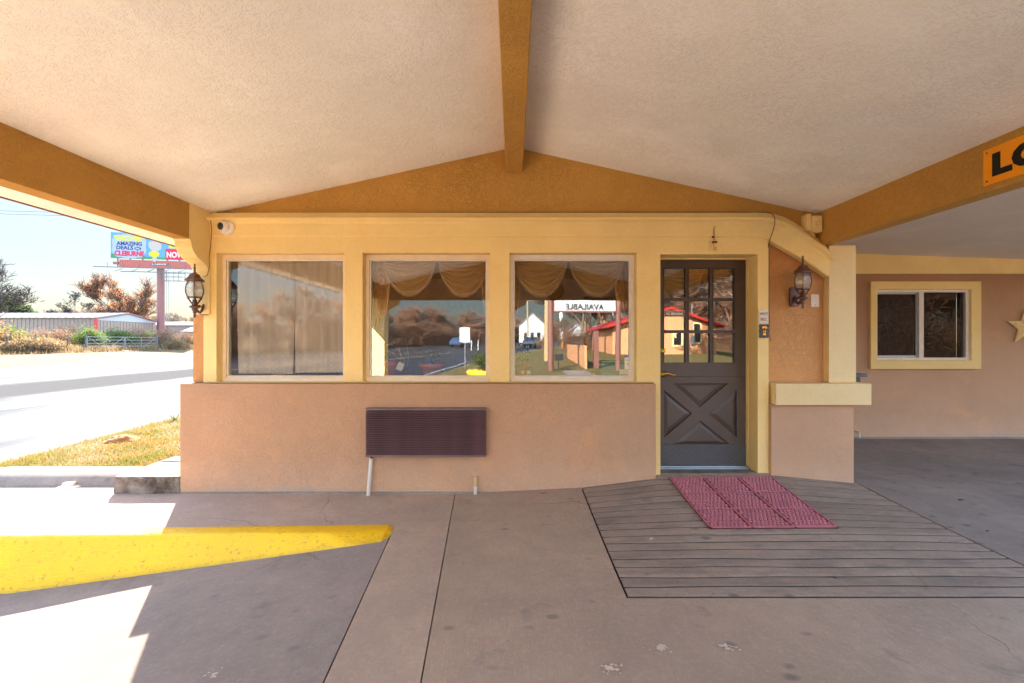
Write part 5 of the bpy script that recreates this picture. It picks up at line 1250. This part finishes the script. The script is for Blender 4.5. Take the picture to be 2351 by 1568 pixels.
# ------------------------------------------------------------------ near grass patch
m = MB(); rr = random.Random(12)
for i in range(42000):
    y_ = 4.98+rr.random()**1.25*6; x_ = rr.uniform(xe(y_)+.2, -3.05)
    if x_ > -3.78 and y_ < 5.2: continue
    z_ = interp(x_, [(xe(y_)+.25, .05), (-3.0, .108)]); cl = math.sin(x_*5+1)*math.sin(y_*4+2)
    h_ = rr.uniform(.015, .05)*(1.2+.5*cl); a_ = rr.uniform(0, 6.28); w_ = .0045+.0005*(y_-5)
    dxx, dyy = math.cos(a_)*w_, math.sin(a_)*w_; l1, l2 = rr.gauss(0, .02), rr.gauss(0, .02)
    m.add([(x_-dxx, y_-dyy, z_-.005), (x_+dxx, y_+dyy, z_-.005), (x_+l1, y_+l2, z_+h_)], [(0, 1, 2)])
o = m.build('grass', M['blade'], normals=False, kind='stuff'); tag(o, 'short green and straw grass between the road and the building', 'grass')
m = MB(); V = []
for k in range(9):
    for q_ in range(16):
        a_ = q_*math.pi/8; r_ = .15*(k/8)*(1+.25*math.sin(a_*3+k)); V.append((-5.4+r_*math.cos(a_)*1.4, 6.5+r_*math.sin(a_), .08+.07*(1-(k/8)**2)+R.uniform(-.008, .008)))
m.add(V, [(k*16+q_, k*16+(q_+1) % 16, (k+1)*16+(q_+1) % 16, (k+1)*16+q_) for k in range(8) for q_ in range(16)], 0, True); o = m.build('ant_mound', M['mound']); tag(o, 'small brown ant mound in the grass near the road', 'mound')
def weed(x_, y_, z_, s_, label, seed):
    rr = random.Random(seed); m = MB()
    for k in range(40):
        a_ = rr.uniform(0, 6.28); L_ = rr.uniform(.3, 1)*s_; e = Vector((x_+math.cos(a_)*L_*.6, y_+math.sin(a_)*L_*.6, z_+L_*rr.uniform(.2, 1))); w_ = Vector((-math.sin(a_), math.cos(a_), 0))*s_*.05
        m.add([Vector((x_, y_, z_))-w_, Vector((x_, y_, z_))+w_, e], [(0, 1, 2)])
    o = m.build('weed', M['leaf_green'], normals=False); tag(o, label, 'weed')
weed(-5.9, 8.2, .06, .22, 'green weed tuft by the road edge near the building corner', 1); weed(-3.35, 4.86, .17, .05, 'tiny weed growing in the crack of the step', 2)
# dead leaves and small spots on the pavement
def leafbit(u_, v_, label, mt='leaf_brown', s_=.022, zadd=.003):
    y_ = H*F/(v_-784)
    for _ in range(4): x_ = ut(u_, y_); y_ = (H-gz(x_, y_))*F/(v_-784)
    x_ = ut(u_, y_); z_ = gz(x_, y_)+zadd; m = MB(); pts = [(x_+s_*math.cos(a), y_+s_*.55*math.sin(a), z_+.003*math.sin(3*a)) for a in [k*math.pi/5 for k in range(10)]]
    m.add(pts+[(x_, y_, z_+.006)], [(k, (k+1) % 10, 10) for k in range(10)]); o = m.build('fallen_leaf' if 'leaf' in label else 'gum_spot', M[mt], normals=False); tag(o, label, 'leaf' if 'leaf' in label else 'gum')
leafbit(1918, 1326, 'flat black spot on the ridged ramp right of the mat', 'black', .02, .001)
leafbit(1552, 1338, 'small brown leaf near the front left of the ramp', s_=.012)
leafbit(1637, 1365, 'small brown leaf at the front edge of the ramp', s_=.011)
leafbit(2207, 1148, 'dark leaf on the shaded side pavement', 'black', .028)
leafbit(2268, 1220, 'second dark leaf on the side pavement, nearer the camera', 'black', .018)
# white paint splashes on the concrete
def splash(u_, v_, r_, seed, label):
    y_ = H*F/(v_-784); x_ = ut(u_, y_); rr = random.Random(seed); m = MB(); z0_ = dz(x_, y_) if x_ < xj1(y_) else gz(x_, y_)
    if x_ < xj1(y_): y_ = (H-z0_)*F/(v_-784); x_ = ut(u_, y_); z0_ = dz(x_, y_)
    for k in range(34):
        cx0, cy0 = x_+rr.gauss(0, r_*(.2+.012*k)), y_+rr.gauss(0, r_*(.14+.008*k)); r2 = r_*rr.uniform(.05, .3)*math.exp(-k/18)
        m.add([(cx0+r2*rr.uniform(.6, 1.3)*math.cos(a), cy0+r2*rr.uniform(.5, 1)*math.sin(a), z0_+.0025+k*.00003) for a in [q_*math.pi/4 for q_ in range(8)]], [tuple(range(8))])
    o = m.build('paint_splash', M['sign_white'], normals=False, kind='stuff'); tag(o, label, 'paint splash')
splash(1517, 1488, .06, 1, 'left of the two round white paint splashes on the pavement'); splash(1667, 1484, .06, 2, 'right of the two round white paint splashes on the pavement')
splash(1397, 1536, .07, 3, 'thin white paint splash at the bottom edge of the picture'); splash(488, 1547, .05, 4, 'white paint splash on the shaded driveway'); splash(1495, 1245, .04, 5, 'white paint drips on the ridged ramp')

# ------------------------------------------------------------------ behind the camera: what the windows mirror
t = thing('pole_sign', 'white roadside sign board on two brown posts with a floodlight', 'sign', (0, 0, 0))
sy = -12.9
for xx in (1.77, 4.95): MB().tube([(xx, sy, 0), (xx, sy, 4.6)], .13, 12).build('post', M['brown_post'], t)
m = MB(); m.box(1.93, 4.8, sy-.1, sy+.1, 2.86, 3.5); pn = m.build('panel', M['old_white'], t)
m = MB(); m.prism([rect(1.9, 4.83, 2.8, 4.6), rect(1.94, 4.79, 2.88, 4.52)], sy-.12, sy+.12); m.build('frame', M['brown_post'], t)
text('AVAILABLE', M['sign_black'], pn, (3.36, sy+.108, 3.06), .4, rot=(rad(90), 0, rad(180)), fit=(1.75, .27), bold=.01, ext=.003)
m = MB(); m.box(1.95, 2.3, sy+.2, sy+.45, .55, .85); m.tube([(2.1, sy+.3, 0), (2.1, sy+.3, .55)], .02, 6); m.build('floodlight', M['black'], t)
house = thing('red_roof_house', 'peach stucco building with a red metal gable roof, mirrored in the door panes', 'building')
hx0, hx1, hy, hz0, hze, hzp = 6.9, 15.6, -25.7, .3, 2.55, 3.85; hxm = (1535-CX)/F*35
m = MB(); m.prism([[(hx0+.5, hz0), (hx1-.4, hz0), (hx1-.4, hze), (hxm, hzp-.05), (hx0+.5, hze)]], hy-9, hy); m.build('wall', M['peach'], house)
m = MB(); m.prism([[(hx0, hze-.12), (hxm, hzp), (hxm, hzp+.18), (hx0, hze+.06)]], hy-9.4, hy+.6); m.prism([[(hxm+.001, hzp), (hx1, hze-.12), (hx1, hze+.06), (hxm+.001, hzp+.18)]], hy-9.4, hy+.6); m.build('roof', M['red_roof'], house)
for (u0, u1, v0, v1) in ((1547, 1567, 764, 795), (1592, 1610, 741, 790)):
    a_, b_ = P(u0-2, v1, 35), P(u1+2, v0, 35); m = MB(); m.prism([rect(a_.x, b_.x, a_.z, b_.z), rect(a_.x+.12, b_.x-.12, a_.z+.12, b_.z-.12)], hy+.001, hy+.06); w_ = m.build('window' if u0 > 1570 else 'door_surround', M['star'], house)
    m = MB(); m.box(a_.x+.12, b_.x-.12, hy+.005, hy+.03, a_.z+.12, b_.z-.12); m.build('pane', M['dark_glass'], w_)
m = MB(); m.box(13.2, 13.5, hy+.001, hy+.15, 1.2, 1.7); m.build('meter_box', M['galv'], house); MB().tube([(13.35, hy+.1, 1.7), (13.35, hy+.1, 4.2)], .03, 6).build('conduit', M['galv'], house)
m = MB(); m.prism([[(12.0-.0+p, 1.9+q_) for p, q_ in starprof(.35)]], hy+.002, hy+.08); m.build('star', M['star'], house)
# back of a road sign
t = thing('road_sign', 'road sign seen from behind on a thin steel post beside the highway', 'road sign', (-2.62, -16.3, -.05))
MB().box(-.03, .03, -.02, .02, 0, 2.3).build('post', M['gate_steel'], t); MB().box(-.27, .27, .022, .03, 1.45, 2.25).build('plate', M['old_white'], t, bevel=.002)
for i, (x_, y_) in enumerate(((-5.3, -50), (-4.6, -52), (-3.4, -54), (3.2, -30), (5.1, -40))):
    m = MB(); m.box(x_-.05, x_+.05, y_-.03, y_+.03, rz(y_)-.2, rz(y_)+1.3); o = m.build('marker_post', M['sign_orange'] if i > 2 else M['old_white'])
    tag(o, ['first white marker post beside the highway bend', 'second white marker post beside the highway bend', 'third white marker post beside the highway bend', 'orange marker post near the lawn bushes', 'orange marker post farther along the lawn'][i], 'marker post')
# planter ring with shrub
t = thing('ring_planter', 'yellow ring planter with a shrub on the lawn behind the photographer', 'planter', (-1.25, -11.2, .0))
m = MB(); m.lathe([(.62, 0), (.75, 0), (.78, .12), (.72, .2), (.62, .2), (.6, .1)], n=28); m.build('ring', M['yellow_ring'], t)
plant('bush_green', 'shrub', 'green shrub growing in the yellow ring planter', 'shrub', (-1.2, -11.2, .05), .45)
# low wall and path
m = MB(); m.box(3.5, 3.62, -22, -13.8, 0, 1.25); o = m.build('low_wall', M['peach']); tag(o, 'low beige garden wall running back beside the path', 'wall')
m = MB(); m.box(4.0, 4.25, -14.4, -14.1, 0, 2.0); o = m.build('brown_pier', M['brown_post']); tag(o, 'brown painted pier beside the low beige wall', 'pier')
m = MB(); m.box(2.3, 3.4, -24, -9.2, -.1, .06); m.build('path', M['curb_stone'], kind='structure')
for i, (x_, y_, s_) in enumerate(((5.3, -36, .95), (7.2, -36.5, .9), (3.0, -33, .6))): plant('bush_tan', 'shrub', ['round bare shrub on the lawn left of the wall', 'bare shrub on the lawn beside the wall', 'small bare shrub near the highway kerb'][i], 'shrub', (x_, y_, bz(y_)-.1), s_, i)
# utility poles and wires
def upole(x_, y_, h_, label):
    t = thing('utility_pole', label, 'utility pole', (x_, y_, bz(y_)-.3)); MB().tube([(0, 0, 0), (0, 0, h_)], [.17, .12], 10, cap=True).build('pole', M['pole_wood'], t)
    MB().bar((-1.2, 0, h_-.8), (1.2, 0, h_-.8), .1).build('crossarm', M['pole_wood'], t); return t
pls = [((1343.5-CX)*60/F, -50.8), ((1384-CX)*60/F, -50), ((1405-CX)*90/F, -80), ((1256-CX)*28/F, -19), ((1212-CX)*85/F, -78)]
for i, (x_, y_) in enumerate(pls): upole(x_, y_, [9, 9, 10, 11, 9][i], ['wooden utility pole right of the sign board', 'second wooden utility pole, further right', 'farthest utility pole with double crossarm', 'near wooden utility pole beside the brown sign post', 'utility pole across the highway'][i])
m = MB()
for i, zz in enumerate((8.6, 8.2, 7.6)):
    a_ = Vector((pls[3][0], pls[3][1], zz+1)); 
    for b0 in (pls[0], pls[1]):
        b_ = Vector((b0[0], b0[1], zz+.3)); m.tube([a_.lerp(b_, k/8)-Vector((0, 0, 1.2*math.sin(math.pi*k/8))) for k in range(9)], .02, 4, cap=False)
o = m.build('power_line', M['black']); tag(o, 'sagging power lines between the utility poles behind the photographer', 'power line')
# far white buildings
def barn(label, x0_, x1_, y_, z_, h_, d=8, roofm='roof_metal'):
    t = thing('white_building', label, 'building'); xm_ = (x0_+x1_)/2
    MB().prism([[(x0_, z_), (x1_, z_), (x1_, z_+h_*.6), (xm_, z_+h_), (x0_, z_+h_*.6)]], y_-d, y_).build('wall', M['old_white'], t)
    m = MB(); m.prism([[(x0_-.4, z_+h_*.56), (xm_, z_+h_+.02), (xm_, z_+h_+.2), (x0_-.4, z_+h_*.56+.2)]], y_-d-.3, y_+.3); m.prism([[(xm_+.001, z_+h_+.02), (x1_+.4, z_+h_*.56), (x1_+.4, z_+h_*.56+.2), (xm_+.001, z_+h_+.2)]], y_-d-.3, y_+.3); m.build('roof', M[roofm], t)
    for k in range(3): xx = x0_+(x1_-x0_)*(k+1)/4; MB().box(xx-.4, xx+.4, y_+.001, y_+.05, z_+.2, z_+h_*.35).build('window', M['dark_glass'], t)
barn('white gabled barn across the highway bend', 1.5, 8, -108, 1.0, 7.5); barn('long white low building beyond the lawn', 19, 38, -125, 1.4, 5.5, 10); barn('small white building behind the utility poles', 14, 18, -105, 1.2, 4.5, 6)
m = MB(); m.tube([(20.5, -190, 1), (20.5, -190, 22)], [.9, .5], 12); o = m.build('water_tower_mast', M['letter_white']); tag(o, 'thin white mast on the horizon beyond the highway', 'mast')
# cars on the highway
def car(x_, y_, rz_, mt, label):
    t = thing('parked_car' if False else 'car', label, 'car', (x_, y_, rz(y_)), rz_, 'cars on the highway')
    body = [(-2.25, .35), (-2.3, .75), (-2.15, .98), (-1.2, 1.05), (-.75, 1.5), (1.1, 1.55), (1.9, 1.1), (2.25, 1.0), (2.3, .6), (2.25, .35)]
    m = MB(); m.prism([body], -.88, .88); m.build('body', M[mt], t, bevel=.08)
    for s_ in (-1, 1): MB().prism([[(-1.1, 1.07), (-.7, 1.43), (1.05, 1.48), (1.65, 1.1)]], s_*.885-.01, s_*.885+.01).build('side_window', M['dark_glass'], t)
    MB().add([(-1.23, -.7, 1.08), (-1.23, .7, 1.08), (-.79, .65, 1.48), (-.79, -.65, 1.48)], [(0, 1, 2, 3)]).build('windscreen', M['dark_glass'], t)
    for xx in (-1.4, 1.4):
        for s_ in (-1, 1): MB().lathe([(0, -.11), (.33, -.11), (.34, 0), (.33, .11), (0, .11)], (xx, s_*.82, .33), 18, axis='y').build('wheel', M['tyre'], t)
    for s_ in (-1, 1): MB().box(-2.33, -2.27, s_*.65-.15, s_*.65+.15, .68, .82).build('headlight', M['letter_white'], t)
car(3.0, -62, rad(110), 'car_dark', 'dark car on the highway right of the brown sign post'); car(-1.5, -72, rad(112), 'car_dark', 'dark pickup-like car left of the brown sign post'); car(-8, -64, rad(112), 'car_blue', 'blue car at the left edge of the right window mirror image')
# mirrored trees: the thicket along the far side of the highway bend
rr = random.Random(77)
bush_proto('brush_tall', 16, 4.2, 2.6, 'leaf_brown', 1500, .10, nst=150)
yy_ = -2.0; i = 0
while yy_ > -150:
    x_ = xe(yy_)-25.5-rr.uniform(0, 5); z_ = rz(yy_)+.15
    plant(['thick_a', 'thick_b', 'thick_a', 'bare_b', 'thick_b', 'bare_a'][i % 6], 'roadside_tree', 'bare winter tree in the thicket along the far side of the highway', 'tree', (x_, yy_, z_), rr.uniform(.62, 1.0)*(.85 if i % 6 in (3, 5) else 1), rr.uniform(0, 6), 'bare trees in the roadside thicket behind the photographer')
    if i % 1 == 0: plant('brush_tall', 'thicket_shrub', 'tangled brown shrub filling the thicket along the far side of the highway', 'shrub', (xe(yy_-1)-25-rr.uniform(0, 2.5), yy_-1, z_), rr.uniform(.7, 1.15), rr.uniform(0, 6), 'brown shrubs in the roadside thicket')
    yy_ -= 2.6; i += 1
for i in range(22):
    x_ = 8+i*3.6; plant(['thick_a', 'thick_b'][i % 2], 'roadside_tree', 'bare winter tree on the far skyline beyond the white buildings', 'tree', (x_, -165-rr.uniform(0, 25), 1.5), rr.uniform(.9, 1.3), rr.uniform(0, 6), 'bare trees on the far skyline behind the photographer')
for i in range(24):
    x_ = 6.5+i*.95; plant(['thick_b', 'bare_a', 'thick_a', 'bare_b'][i % 4], 'yard_tree', 'tall bare tree standing behind the red-roofed building', 'tree', (x_, -36.5-(i*37 % 5), .6), rr.uniform(.95, 1.3), rr.uniform(0, 6), 'bare trees behind the red-roofed building')
for i in range(9):
    plant('brush_tall', 'thicket_shrub', 'brown shrub beside and behind the red-roofed building', 'shrub', (16.5+i*1.5, -30-rr.uniform(0, 5), .5), rr.uniform(.7, 1.0), i, 'brown shrubs beside the red-roofed building')

for i in range(14):
    plant(['thick_b', 'thick_a'][i % 2], 'yard_tree', 'dense bare tree mirrored in the wing window', 'tree', (13+i*2.2, -16-(i*7 % 5), .2), rr.uniform(.9, 1.2), rr.uniform(0, 6), 'trees mirrored in the wing window')
    plant('brush_tall', 'thicket_shrub', 'tangled brown shrub mirrored in the wing window', 'shrub', (13+i*2.2, -13.5, .1), rr.uniform(.7, 1.0), i, 'shrubs mirrored in the wing window')
